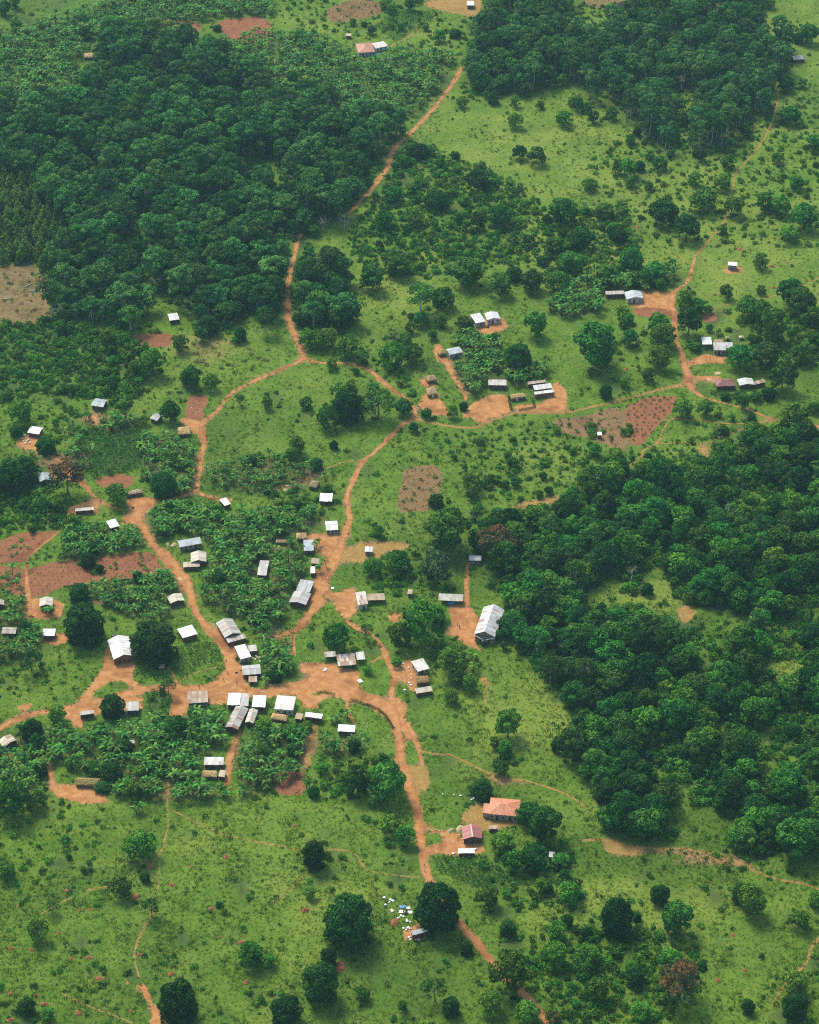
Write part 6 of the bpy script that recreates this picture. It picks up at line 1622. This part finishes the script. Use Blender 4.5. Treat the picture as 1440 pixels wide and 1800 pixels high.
for poly, spc, _ in BANANA:
    P = fill(poly, 5.5); a, b = to_px(P[:, 0], P[:, 1]); w = rng.uniform(1, 2.6, len(P))
    ok = ~sample(dirt, a, b) & ~sample(roofs_fat, a, b) & (covered(P[:, 0], P[:, 1], w, w * .6) < .05) & (rng.random(len(P)) < .7)
    und += [(P[k, 0], P[k, 1], w[k] / SHRUB_W) for k in np.nonzero(ok)[0]]
und = np.array(und)
stuff('undergrowth', 'tangled green undergrowth and small bushes between trees and over the scrub', 'undergrowth', SHRUBS, np.c_[und[:, :2], np.full(len(und), -.05)], und[:, 2], sz=rng.uniform(.6, 1.05, len(und)))

# bananas
ban = []
for poly, spc, (a, b) in BANANA:
    P = fill(poly, spc * 1.0); a *= 1.18; b *= 1.27
    px_, py_ = to_px(P[:, 0], P[:, 1]); w = rng.uniform(a * .75, b * 1.08, len(P))
    ok = ~sample(dirt, px_, py_) & ~sample(roofs_fat, px_, py_) & (covered(P[:, 0], P[:, 1], w * .9, w * .85) < .06) & (sample(nz_mid, px_, py_) < 1.35)
    for k in np.nonzero(ok)[0]: ban.append((P[k, 0], P[k, 1], w[k], px_[k], py_[k]))
# single bananas and small clumps set out by eye
for x, y in [(290,205),(300,215),(312,240),(283,243),(285,212),(345,190),(365,188),(410,190),(375,215),(830,150),(845,158),(860,160),(1345,552),(1352,558),(135,780),(145,757),(598,262),(610,268),(640,270),(632,262),(160,735),(152,742),(205,745),(212,752),(240,745),(70,495),(82,492),(95,498),(360,530),(355,548),(330,555),(78,1075),(85,1080),(67,1112),(75,1120),(480,1195),(470,1200),(570,1000),(560,965),(520,965),(190,835),(172,838),(60,835),(75,840),(1395,935),(640,1300),(600,1265),(612,1262),(590,1270),(30,1440),(240,1430),(250,1425),(365,1400),(395,1402),(545,1385),(205,880),(60,800),(115,760),(258,770)]:
    for k in range(2):
        xx, yy = x + rng.normal() * 4, y + rng.normal() * 3
        g = ground(xx, yy); ban.append((g[0], g[1], rng.uniform(3.6, 5.2), xx, yy))
ban.sort(key=lambda c: (not (4 < c[3] < 1436 and 10 < c[4] < 1796), -c[2] * px_scale(c[4])))
def bzone(x, y):
    if y > 1240:
        t = 'around the lone orange yard' if x < 190 else 'below the rust-striped house' if 250 < x < 400 else 'beside the alley path' if 400 <= x < 480 else 'around the white-roofed house with palms' if x > 540 else 'south of the village street'
    elif y > 860: t = 'above the tilled red field' if x < 262 and y < 1010 else 'west of the chapel' if x < 130 else 'between chapel and dirt street' if x < 330 else 'east of the wide dirt street' if x < 440 else 'along the lane with the narrow blue-grey roof'
    elif x < 620 and y > 560: t = 'at the western homesteads' if x < 350 else 'on the plot below the smooth pasture'
    elif y > 430: t = 'around the gabled bluish roof by the orange court' if x > 950 else 'between the homesteads in the middle of the valley'
    else: t = 'on the distant hillside'
    return t, 'banana plants ' + t
for x, y, w, a, b in ban[:295]:
    cr, st = BAN[int(rng.integers(len(BAN)))]
    s = w / BAN_W
    root = empty('banana_plant', (x, y, 0), rng.uniform(0, 6.28), (s, s, s * rng.uniform(.85, 1.15)))
    put('stem', st, root); put('crown', cr, root)
    z_, g_ = bzone(a, b)
    props(root, 'banana plant with arching pale green leaves ' + z_, 'banana plant', g_)
bx = ban[295:]
bms = [merged_mesh('banana', [cr, st]) for cr, st in BAN]
stuff('banana_foliage', 'farther banana plants merging into dense pale green groves', 'banana grove', bms, [(c[0], c[1], 0) for c in bx], [c[2] / BAN_W for c in bx])

# crops and seedlings
cp, sprout, stub, darkp = [], [], [], []
for poly, spc, sz, kind in CROPS:
    P = fill(poly, spc, .25); a, b = to_px(P[:, 0], P[:, 1])
    ok = ~sample(dirt, a, b) & ~sample(roofs_fat, a, b)
    if kind in ('crop',): ok &= ~sample(tilled, a, b)
    for p in P[ok]:
        {'crop': cp, 'sprout': sprout, 'grass': stub, 'dark': darkp}[kind].append((p[0], p[1], sz * rng.uniform(.6, 1.25)))
for nm, lab, ms, A, k in (('crop_foliage', 'low bright green crop planted in patches beside the homesteads', CROPM, cp, 1.25), ('seedling_foliage', 'young plants and sprouts dotted over the tilled red fields', [BAN[0][0], BAN[2][0], CROPM[0], WEED[1], WEED[2]], sprout, .8),
                          ('stubble_grass', 'dry stubble in rows on the brown plots', GRASS, stub, 1.6), ('coffee_foliage', 'small dark bushes planted in rows on the triangular field', WEED[:4], darkp, 1.6)):
    A = np.array(A)
    z = np.full(len(A), 0.02)
    if nm == 'seedling_foliage': v = rng.choice([2, 3, 4, 3, 4], len(A)); S = A[:, 2] * k
    else: v = None; S = A[:, 2] * k
    stuff(nm, lab, 'crops', ms, np.c_[A[:, :2], z + .05], S, variant=v)
sp2 = np.array([(g[0], g[1]) for g in [ground(x, y) for x, y in t02((60,190),(120,150),(130,190),(85,185),(60,230),(240,220),(250,245),(185,240),(150,260),(610,275),(590,300),(740,215),(760,240),(765,275),(770,300),(690,370),(40,320),(20,350),(60,380),(100,330),(520,290))]])
stuff('young_banana_foliage', 'young banana plants dotted over the red fields', 'banana plants', [b_[0] for b_ in BAN[:4]], np.c_[np.repeat(sp2, 2, 0) + rng.normal(size=(len(sp2) * 2, 2)), np.full(len(sp2) * 2, -1.1)], np.full(len(sp2) * 2, .6))

# grass and weeds
field_noise = blur(rng.random((RH // 4, RW // 4)), 3); field_noise = (field_noise - field_noise.mean()) / field_noise.std()
field_noise = np.kron(field_noise, np.ones((4, 4)))
field_noise = np.pad(field_noise, ((0, max(0, RH - field_noise.shape[0])), (0, max(0, RW - field_noise.shape[1]))), mode='edge')
n = 170000
px_, py_ = rng.uniform(-50, 1490, n), rng.uniform(-50, 1850, n)
ok = ~(sample(forest, px_, py_) | sample(roofs, px_, py_) | sample(tilled, px_, py_) & (rng.random(n) < np.where(sample(rough, px_, py_), .75, .95)))
ds_ = sample(dirt_soft, px_, py_)
ok &= (~sample(dirt, px_, py_)) | ((ds_ < .66) & (rng.random(n) < .7))
px_, py_ = px_[ok], py_[ok]
G = ground_many(np.stack([px_, py_], 1))
S = rng.uniform(.6, 1.4, len(G)) * (1 + .25 * np.clip(sample(field_noise, px_, py_), -1, 1.5))
stuff('grass', 'short tufted grass covering the meadows', 'grass', GRASS, np.c_[G, np.zeros(len(G))], S, tilt=.2, sz=rng.uniform(.45, .8, len(G)))
n = 90000
px_, py_ = rng.uniform(-50, 1490, n), rng.uniform(-50, 1850, n)
fn = sample(field_noise, px_, py_)
dens = np.zeros(n)
for tx, ty, rx, ry, d_, l_, b_ in TINTS:
    if l_ > 0: dens += 3 * l_ * np.exp(-(((px_ - tx) / rx) ** 2 + ((py_ - ty) / ry) ** 2))
for poly, _, _ in SCRUB:
    c = np.mean([p[:2] for p in poly], 0); ext = np.ptp(np.array([p[:2] for p in poly]), axis=0) / 2
    dens += .6 * np.exp(-(((px_ - c[0]) / ext[0]) ** 2 + ((py_ - c[1]) / ext[1]) ** 2))
ok = rng.random(n) < np.clip(.03 + .05 * fn + .35 * dens + .35 * sample(rough, px_, py_), .015, .8)
ok &= ~(sample(forest, px_, py_) | sample(roofs, px_, py_) | sample(dirt, px_, py_) | (sample(tilled, px_, py_) & (rng.random(n) < np.where(sample(rough, px_, py_), .3, .93))))
px_, py_ = px_[ok], py_[ok]
G = ground_many(np.stack([px_, py_], 1))
stuff('weeds', 'dark green weeds and small herbs speckling the grass', 'weeds', WEED, np.c_[G, np.zeros(len(G))], .5 + rng.random(len(G)) ** 2.5 * 1.9)
# ------------------------------------------------------------------ earth mounds and dry bushes
def mound_mesh(r):
    V, F = [(0, 0, 1.0)], []
    n, m = 14, 5
    for j in range(1, m + 1):
        f = j / m
        for k in range(n):
            a = 2 * math.pi * k / n
            rad = f * (1 + .18 * math.sin(2 * a + r.uniform(0, .5)) + r.normal() * .06)
            V.append((rad * math.cos(a), rad * math.sin(a), max(-.05, (1 - f ** 1.5) + r.normal() * .07) if j < m else -.08))
    for k in range(n): F.append((0, 1 + k, 1 + (k + 1) % n))
    for j in range(m - 1):
        for k in range(n):
            a, b = 1 + j * n + k, 1 + j * n + (k + 1) % n
            F.append((a, a + n, b + n, b))
    return mesh_of('earth_mound', V, F, M['mound'], None, None, False)
MS = [mound_mesh(np.random.default_rng(800 + i)) for i in range(4)]
for i, (x, y, w) in enumerate(MOUNDS):
    g = ground(x, y); R = max(.5, w / px_scale(y) / 2)
    o = put('earth_mound', MS[i % 4], None)
    o.location = (g[0], g[1], 0); o.scale = (R, R * rng.uniform(.8, 1.1), R * rng.uniform(.4, .7)); o.rotation_euler = (0, 0, rng.uniform(0, 6))
    zt_, zg = zone(x, y)
    props(o, 'low red-brown earth mound ' + zt_, 'mound', 'earth mounds, ' + zg)
for i, (x, y, w) in enumerate(DRY):
    g = ground(x, y); s = w / px_scale(y) / SHRUB_W
    o = put('dry_bush', DRYB[i % 2], None)
    o.location = (g[0], g[1], -.05); o.scale = (s, s, s * .7); o.rotation_euler = (0, 0, rng.uniform(0, 6))
    if y < 565: props(o, 'grey-brown heap of dried brush in the cleared ground', 'bush', 'dried brush in the clearing')
    elif x < 700: props(o, 'low brownish dried bush on the olive pasture below the western wood', 'bush', 'dried bushes on the pasture')
    else: props(o, 'purplish dried bush beside the trees of the eastern homesteads', 'bush', 'dried bushes in the east')

# hedges
def hedge(pts, label, w=.55, h=.75):
    P = [ground(x, y)[:2] for x, y in pts]
    cl = []
    for a, b in zip(P, P[1:]):
        k = max(1, int(np.linalg.norm(b - a) / .62))
        for j in range(k):
            q = a + (b - a) * j / k + rng.normal(size=2) * .1
            cl.append(((q[0] - P[0][0], q[1] - P[0][1], h * rng.uniform(.5, .8)), (w * rng.uniform(.8, 1.2), w * rng.uniform(.8, 1.2), h * rng.uniform(.55, .75))))
    me = cloud_mesh('hedge', np.random.default_rng(len(label)), cl, M['mango'], .3, 14, zmin=-.7, inside=.5)
    o = put('hedge', me, None); o.location = (P[0][0], P[0][1], 0)
    props(o, label, 'hedge')
hedge(t12((415, 992), (470, 1012), (520, 1028), (560, 1048), (592, 1075), (615, 1110), (637, 1150)), 'curving low hedge between the square and the grass plot')
hedge(t11((1243, 745), (1250, 790), (1262, 822)), 'short hedge dividing two orange yards')
hedge(t11((1300, 815), (1340, 808), (1380, 800)), 'clipped hedge in front of the long thatched hut')
hedge(t11((1368, 760), (1378, 790), (1382, 803)), 'bushy hedge beside the house with two roof levels')
hedge(t12((235, 955), (270, 952), (330, 965)), 'dark hedge scrap on the south edge of the square')
hedge(t02((340, 395), (430, 395), (560, 375), (690, 358), (800, 345)), 'row of bushes along the lower edge of the red field')
hedge(t21((870, 725), (960, 745), (1060, 752), (1160, 748), (1230, 735)), 'dark tall hedge row in front of the dull red roof', .9, 1.6)

# straw heaps and drying mats
def heap(x, y, w, hgt, mat, label, name='straw_heap', col=None):
    g = ground(x, y); R = w / px_scale(y) / 2
    o = put(name, MS[int(rng.integers(4))].copy(), None, col)
    o.data.materials.clear(); o.data.materials.append(M[mat])
    o.location = (g[0], g[1], top_z(g[0], g[1])); o.scale = (R, R, hgt); o.rotation_euler = (0, 0, rng.uniform(0, 6))
    props(o, label, 'heap')
for (x, y), w, hg, lab in zip(hO((320, 668), (408, 655)) + hD((515, 352), (450, 340)) + hT((405, 884), (490, 815)) + hE((400, 140), (370, 190)) + hD((580, 705)),
                              (12, 17, 13, 10, 9, 12, 10, 10, 9), (.8, 1.1, .9, .6, .35, .12, .5, .5, .1),
                              ('smaller pale straw heap beside the red-roofed house', 'larger pale straw heap beside the red-roofed house', 'pale straw heap at the end of the long brick house', 'brown straw heap by the bananas near the long brick house',
                               'pale grain heap in front of the dull red roof', 'flat oval of drying grain on the grass of the eastern homestead', 'yellowish straw heap on the trail by the thatched hut', 'lower yellowish straw heap by the bananas', 'round pale drying mat at the edge of the dirt street')):
    heap(x, y, w, hg, 'straw', lab)
for (x, y), w, lab in zip(hI((517, 735)) + hB((205, 1277)), (6, 6), ('dark ash heap in the middle of the village junction', 'dark ash heap on the yard of the long thatched hut')):
    heap(x, y, w, .25, 'dark', lab, 'ash_heap')
g = t20((415, 30))[0]; heap(g[0], g[1], 36, .8, 'dark', 'dark bare rock at the top edge of the picture', 'rock')

# felled logs in the clearing
for i, (a, b) in enumerate([((160,160),(205,138)), ((180,185),(235,180)), ((225,185),(285,135)), ((235,170),(290,205)), ((205,195),(260,160)), ((250,178),(275,195)), ((30,235),(60,240)), ((1010,325),(1020,345))]):
    p, q = [ground(*hW(k)[0], .2) for k in (a, b)]
    mb = MB(); m = (p + q) / 2
    mb.tube([p - m + [0, 0, .22], [0, 0, .3], q - m + [0, 0, .2]], [.3, .26, .16], 8)
    o = put('felled_log', mb.mesh('felled_log', [M['bark_pale']], True), None); o.location = (m[0], m[1], .02)
    props(o, 'bleached felled log lying in the brown clearing below the western wood' if i < 7 else 'pale log standing beside the lone house at the forest foot', 'log', 'felled logs in the clearing' if i < 7 else None)

# laundry, sheets and sacks on the grass by the brick house
def cloth(c, w, l, rot, col, label, z=.18):
    g = ground(*c)
    n, m = 7, 10
    r = np.random.default_rng(int(c[0] * 7))
    V, F = [], []
    for j in range(m + 1):
        for i in range(n + 1):
            V.append(((i / n - .5) * w + r.normal() * .04, (j / m - .5) * l + r.normal() * .04, z + .05 * math.sin(i * 1.7 + j) + r.normal() * .03 + .03))
    for j in range(m):
        for i in range(n): F.append((j * (n + 1) + i, j * (n + 1) + i + 1, (j + 1) * (n + 1) + i + 1, (j + 1) * (n + 1) + i))
    k = len(V)
    o = put('cloth_sheet', mesh_of('cloth_sheet', V, F, M['cloth'], None, None, True), None, col)
    sm = o.modifiers.new('thick', 'SOLIDIFY'); sm.thickness = .02
    o.location = (g[0], g[1], 0); o.rotation_euler = (0, 0, rot)
    props(o, label, 'sheet')
WHT = (.86, .86, .86)
cloth(hP((353, 162))[0], 1.0, 2.0, .75, WHT, 'white sheet spread at an angle on the grass, farthest from the brick house')
cloth(hP((355, 295))[0], 1.2, 1.6, .6, (.72, .66, .55), 'cream cloth spread on the grass among the white sheets')
cloth(hP((490, 245))[0], 2.4, 1.5, .2, (.14, .30, .48), 'blue cloth spread on the grass among the white sheets')
cloth(hP((562, 262))[0], 1.4, 1.2, .3, WHT, 'white cloth next to the blue one on the grass')
cloth(hP((482, 310))[0], 2.3, 1.5, -.1, WHT, 'long white sheet on the grass, western half of a pair')
cloth(hP((578, 318))[0], 1.9, 1.4, 0, WHT, 'long white sheet on the grass, eastern half of a pair')
cloth(hF((790, 1065))[0], 1.0, 2.2, -.5, (.6, .68, .74), 'pale blue cloth lying on the village square')
cloth(hF((1160, 1185))[0], 1.7, 2.2, .6, WHT, 'crumpled white sheet on the grass at the edge of the square')
cloth(hI((820, 628))[0], 1.3, 1.2, .4, (.12, .32, .55), 'blue cloth on the littered ground behind the white-roofed house')
cloth(hI((850, 470))[0], 1.8, 1.6, .2, (.03, .05, .10), 'dark blue sheet at the banana edge behind the small outhouse', .5)
cloth(hF((868, 205))[0], 1.2, 1.1, .2, WHT, 'white cloth on the grass island by the wide lane')
cloth(hV((510, 458))[0], 1.6, 1.8, .2, (.12, .25, .6), 'blue cloth in front of the distant peach-orange roof')
def sack_mesh(r):
    cl = MB(); V = []
    n, m = 9, 6
    for j in range(m + 1):
        f = j / m; rad = .34 * math.sin(math.pi * min(.98, f * .9 + .08)) ** .5 * (1 + r.normal() * .04)
        for k in range(n):
            a = 2 * math.pi * k / n; V.append((rad * math.cos(a) * 1.3, rad * math.sin(a), .42 * f + r.normal() * .015))
    F = [(j * n + k, j * n + (k + 1) % n, (j + 1) * n + (k + 1) % n, (j + 1) * n + k) for j in range(m) for k in range(n)]
    F += [tuple(range(m * n, (m + 1) * n)), tuple(range(n - 1, -1, -1))]
    return mesh_of('sack', V, F, M['cloth'], None, None, True)
SK = [sack_mesh(np.random.default_rng(880 + i)) for i in range(3)]
def sacks(pts, label, group, col=WHT):
    for x, y in pts:
        g = ground(x, y); o = put('sack', SK[int(rng.integers(3))], None, tuple(c * rng.uniform(.9, 1.05) for c in col))
        s = rng.uniform(.8, 1.5); o.scale = (s, s, s); o.location = (g[0], g[1], top_z(g[0], g[1]) - .01); o.rotation_euler = (0, 0, rng.uniform(0, 6))
        props(o, label, 'sack', group)
sacks(hP((470,360),(500,372),(450,378),(428,392),(542,415),(548,435),(585,437),(322,190),(272,222),(258,135)), 'small white bundle on the grass near the spread sheets', 'white bundles by the sheets')
sacks(hP((500,520),(535,540),(560,515),(580,525),(570,635),(605,620),(648,657),(690,665),(585,660)), 'white bundle on bare earth beside the brick house under the great tree', 'white bundles by the brick house')
sacks(hI((690,585),(715,598),(735,575),(760,580),(850,535),(765,620),(720,560)), 'pale bundle on the littered ground behind the white-roofed house', 'pale bundles behind the houses', (.75,.66,.5))
sacks(hN((255,435),(235,485),(255,510),(230,325),(165,285),(280,300),(190,560)), 'white bundle on the littered yard beside three buildings', 'white bundles on the littered yard')
sacks(hA((235,550),(250,570),(270,600),(300,560),(262,515),(320,590),(285,575)), 'pale bundle scattered on the yard of the mud house', 'pale bundles on the western yard', (.8,.7,.55))
sacks(hO((250,342),(350,346),(410,355),(510,392),(530,380),(345,880),(445,770),(545,840)), 'white bundle near the orange-roofed villa and red-roofed house', 'white bundles at the villa')

# litter: tiny pale scraps nobody could count
mb = MB(); r = np.random.default_rng(5)
spots = [(hI((740, 580))[0], 22, 16), (hI((290, 240))[0], 12, 18), (hN((220, 420))[0], 20, 20), (hF((650, 980))[0], 26, 16), (hF((760, 230))[0], 30, 18), (hI((680, 910))[0], 30, 16), (hE((790, 1080))[0], 20, 18), (hB((860, 250))[0], 14, 12), (hM((70, 40))[0], 10, 6), (hO((330, 700))[0], 30, 12), (hP((600, 630))[0], 14, 14), (hK((700, 920))[0], 6, 10), (hC((650, 1190))[0], 5, 4), (hT((420, 500))[0], 20, 10), (hL((1050, 520))[0], 14, 10), (hQ((450, 700))[0], 14, 8)]
for (x, y), rad, n in spots:
    for _ in range(n):
        a, q = r.uniform(0, 6.28), rad * math.sqrt(r.random())
        g = ground(x + q * math.cos(a), y + q * .6 * math.sin(a)); s = r.uniform(.06, .2); z = top_z(g[0], g[1])
        mb.box(g[0] - s, g[0] + s, g[1] - s * .7, g[1] + s * .7, z - .01, z + s * .6)
o = mb.build('litter', [M['cloth']]); o.color = (.75, .72, .66, 1)
props(o, 'pale scraps and rubbish scattered over yards and lanes', 'litter', None, 'stuff')

# ------------------------------------------------------------------ people
def person_mesh(r, walk):
    bm = bmesh.new(); sk = bm.verts.layers.skin.verify()
    st = .26 if walk else .06
    J = {'pel': (0, 0, .93, .13, .105), 'bel': (0, 0, 1.08, .125, .10), 'che': (0, .01, 1.28, .15, .105), 'nk0': (0, 0, 1.44, .075, .07), 'nk': (0, .01, 1.50, .052, .055), 'hd': (0, .03, 1.60, .078, .092), 'top': (0, .02, 1.70, .062, .075)}
    E = [('pel', 'bel'), ('bel', 'che'), ('che', 'nk0'), ('nk0', 'nk'), ('nk', 'hd'), ('hd', 'top')]
    for s, n_ in ((-1, 'l'), (1, 'r')):
        f = s * st
        J.update({'hp' + n_: (s * .09, 0, .86, .095, .10), 'kn' + n_: (s * .10, f * .5 + .03, .48, .065, .07), 'an' + n_: (s * .10, f - (.04 if walk else 0), .09, .042, .045), 'to' + n_: (s * .11, f + .14, .04, .04, .03),
                  'sh' + n_: (s * .175, 0, 1.39, .062, .062), 'el' + n_: (s * .225, -f * .45 - .01, 1.12, .043, .043), 'wr' + n_: (s * .225, -f * .7 + .06, .89, .03, .03), 'ha' + n_: (s * .222, -f * .75 + .08, .81, .036, .026)})
        E += [('pel', 'hp' + n_), ('hp' + n_, 'kn' + n_), ('kn' + n_, 'an' + n_), ('an' + n_, 'to' + n_), ('che', 'sh' + n_), ('sh' + n_, 'el' + n_), ('el' + n_, 'wr' + n_), ('wr' + n_, 'ha' + n_)]
    vv = {}
    for k, (x, y, z, a, b) in J.items():
        v = bm.verts.new((x, y, z)); v[sk].radius = (a, b); v[sk].use_root = (k == 'pel'); vv[k] = v
    for a, b in E: bm.edges.new((vv[a], vv[b]))
    me = bpy.data.meshes.new('person_frame'); bm.to_mesh(me); bm.free()
    o = link(bpy.data.objects.new('person_frame', me))
    m1 = o.modifiers.new('skin', 'SKIN'); m1.use_smooth_shade = True
    m2 = o.modifiers.new('sub', 'SUBSURF'); m2.levels = 1; m2.render_levels = 1
    dg = bpy.context.evaluated_depsgraph_get(); dg.update()
    ev = o.evaluated_get(dg).to_mesh()
    mb = MB()
    mb.add([tuple(v.co) for v in ev.vertices], [tuple(p.vertices) for p in ev.polygons])
    o.evaluated_get(dg).to_mesh_clear()
    bpy.data.objects.remove(o)
    for s, n_ in ((-1, 'l'), (1, 'r')):          # fingers, thumb, ears
        hx, hy, hz = J['ha' + n_][:3]
        for k in range(4):
            fx = hy + (-.024 + .016 * k); ln = (.07, .08, .085, .06)[k]
            mb.tube([(hx, fx, hz - .015), (hx - s * .008, fx + .004, hz - .015 - ln * .55), (hx - s * .022, fx + .008, hz - .015 - ln)], [.0085, .008, .006], 5)
        mb.tube([(hx, hy + .025, hz + .02), (hx - s * .01, hy + .05, hz - .015), (hx - s * .015, hy + .052, hz - .045)], [.01, .009, .007], 5)
        mb.tube([(s * .075, .03, 1.585), (s * .092, .02, 1.62)], [.018, .016], 5)
    mb.tube([(0, .105, 1.615), (0, .135, 1.595)], [.012, .016], 5)
    mats = [M['skin'], M['cloth'], M['wood'], M['dark']]
    mi = []
    for f in mb.f:
        c = np.mean([mb.v[i] for i in f], 0)
        if c[2] > 1.63 or (c[2] > 1.55 and c[1] < .0): mi.append(3)
        elif c[2] > 1.45 or (abs(c[0]) > .185 and c[2] < 1.18) or c[2] < .12: mi.append(0)
        elif c[2] > .9: mi.append(1)
        else: mi.append(2)
    return mesh_of('person', mb.v, mb.f, mats, mi, None, True)
PE = [person_mesh(rng, False), person_mesh(rng, True)]
def people(pts, label, group, cols, walk=0, k=1.0):
    for i, (x, y) in enumerate(pts):
        g = ground(x, y); o = put('person', PE[walk], None, cols[i % len(cols)])
        o.location = (g[0], g[1], top_z(g[0], g[1])); o.rotation_euler = (0, 0, rng.uniform(0, 6)); o.scale = (k,) * 3
        props(o, label, 'person', group if len(pts) > 1 else None)
DK = [(.03, .03, .04), (.06, .02, .02), (.02, .03, .06)]
people(hM((785, 797), (687, 838), (708, 862)), 'person in dark clothes standing in the church yard', 'people in the church yard', DK)
people(hM((742, 834)), 'small child in dark clothes in the church yard', None, DK, 0, .6)
people(hI((425, 753), (380, 824)), 'person in dark clothes walking across the village junction', 'people at the junction', DK, 1)
people(hI((121, 897)), 'person in dark clothes beside the rust-striped house', None, DK)
people(hI((617, 930), (515, 852)), 'person standing on the south side of the junction near the shops', 'people by the shops', DK)
people(hT((410, 674)), 'person in dark clothes standing alone in the eastern homestead yard', None, DK)
people(hT((366, 585)), 'person under the edge of the square white roof', None, DK)
people(hT((364, 692), (433, 721)), 'small child at the grass edge of the eastern homestead yard', 'children at the homestead', DK, 1, .65)
people(hO((385, 752)), 'person bending in dark clothes beside the straw heaps', None, [(.5, .4, .3)], 1)
people(tp((746.5, 1522)), 'person in cream clothes walking ahead on the dirt lane', None, [(.85, .76, .58)], 1, 1.15)
people(tp((747, 1532)), 'person in cream clothes following behind on the dirt lane', None, [(.85, .72, .5)], 1, .95)
people(tp((789, 149)), 'person in dark clothes on the far forest road', None, DK, 1)
people(tp((800, 139)), 'person in white on the far forest road', None, [(.8, .8, .8)], 1)
people(hV((400, 532), (535, 462)), 'person in front of the distant peach-orange roof', 'people at the distant house', [(.7, .7, .72), (.6, .5, .5)])
people(hS((880, 862)), 'person walking on the straight path north of the eastern homesteads', None, DK, 1)

# ------------------------------------------------------------------ the air
hz = bpy.data.materials.new('haze'); hz.use_nodes = True
hz.node_tree.nodes.clear()
ho = hz.node_tree.nodes.new('ShaderNodeOutputMaterial'); pv = hz.node_tree.nodes.new('ShaderNodeVolumePrincipled')
pv.inputs['Color'].default_value = (.42, .82, .88, 1)
pv.inputs['Density'].default_value = 0.00005
pv.inputs['Anisotropy'].default_value = 0.2
hz.node_tree.links.new(pv.outputs[0], ho.inputs['Volume'])
mb = MB(); mb.box(-7900, 7900, -8000, 8400, -1.0, CAM_H + 14)
o = mb.build('haze', [hz]); props(o, 'thin pale morning haze over the whole valley', 'haze', None, 'stuff')
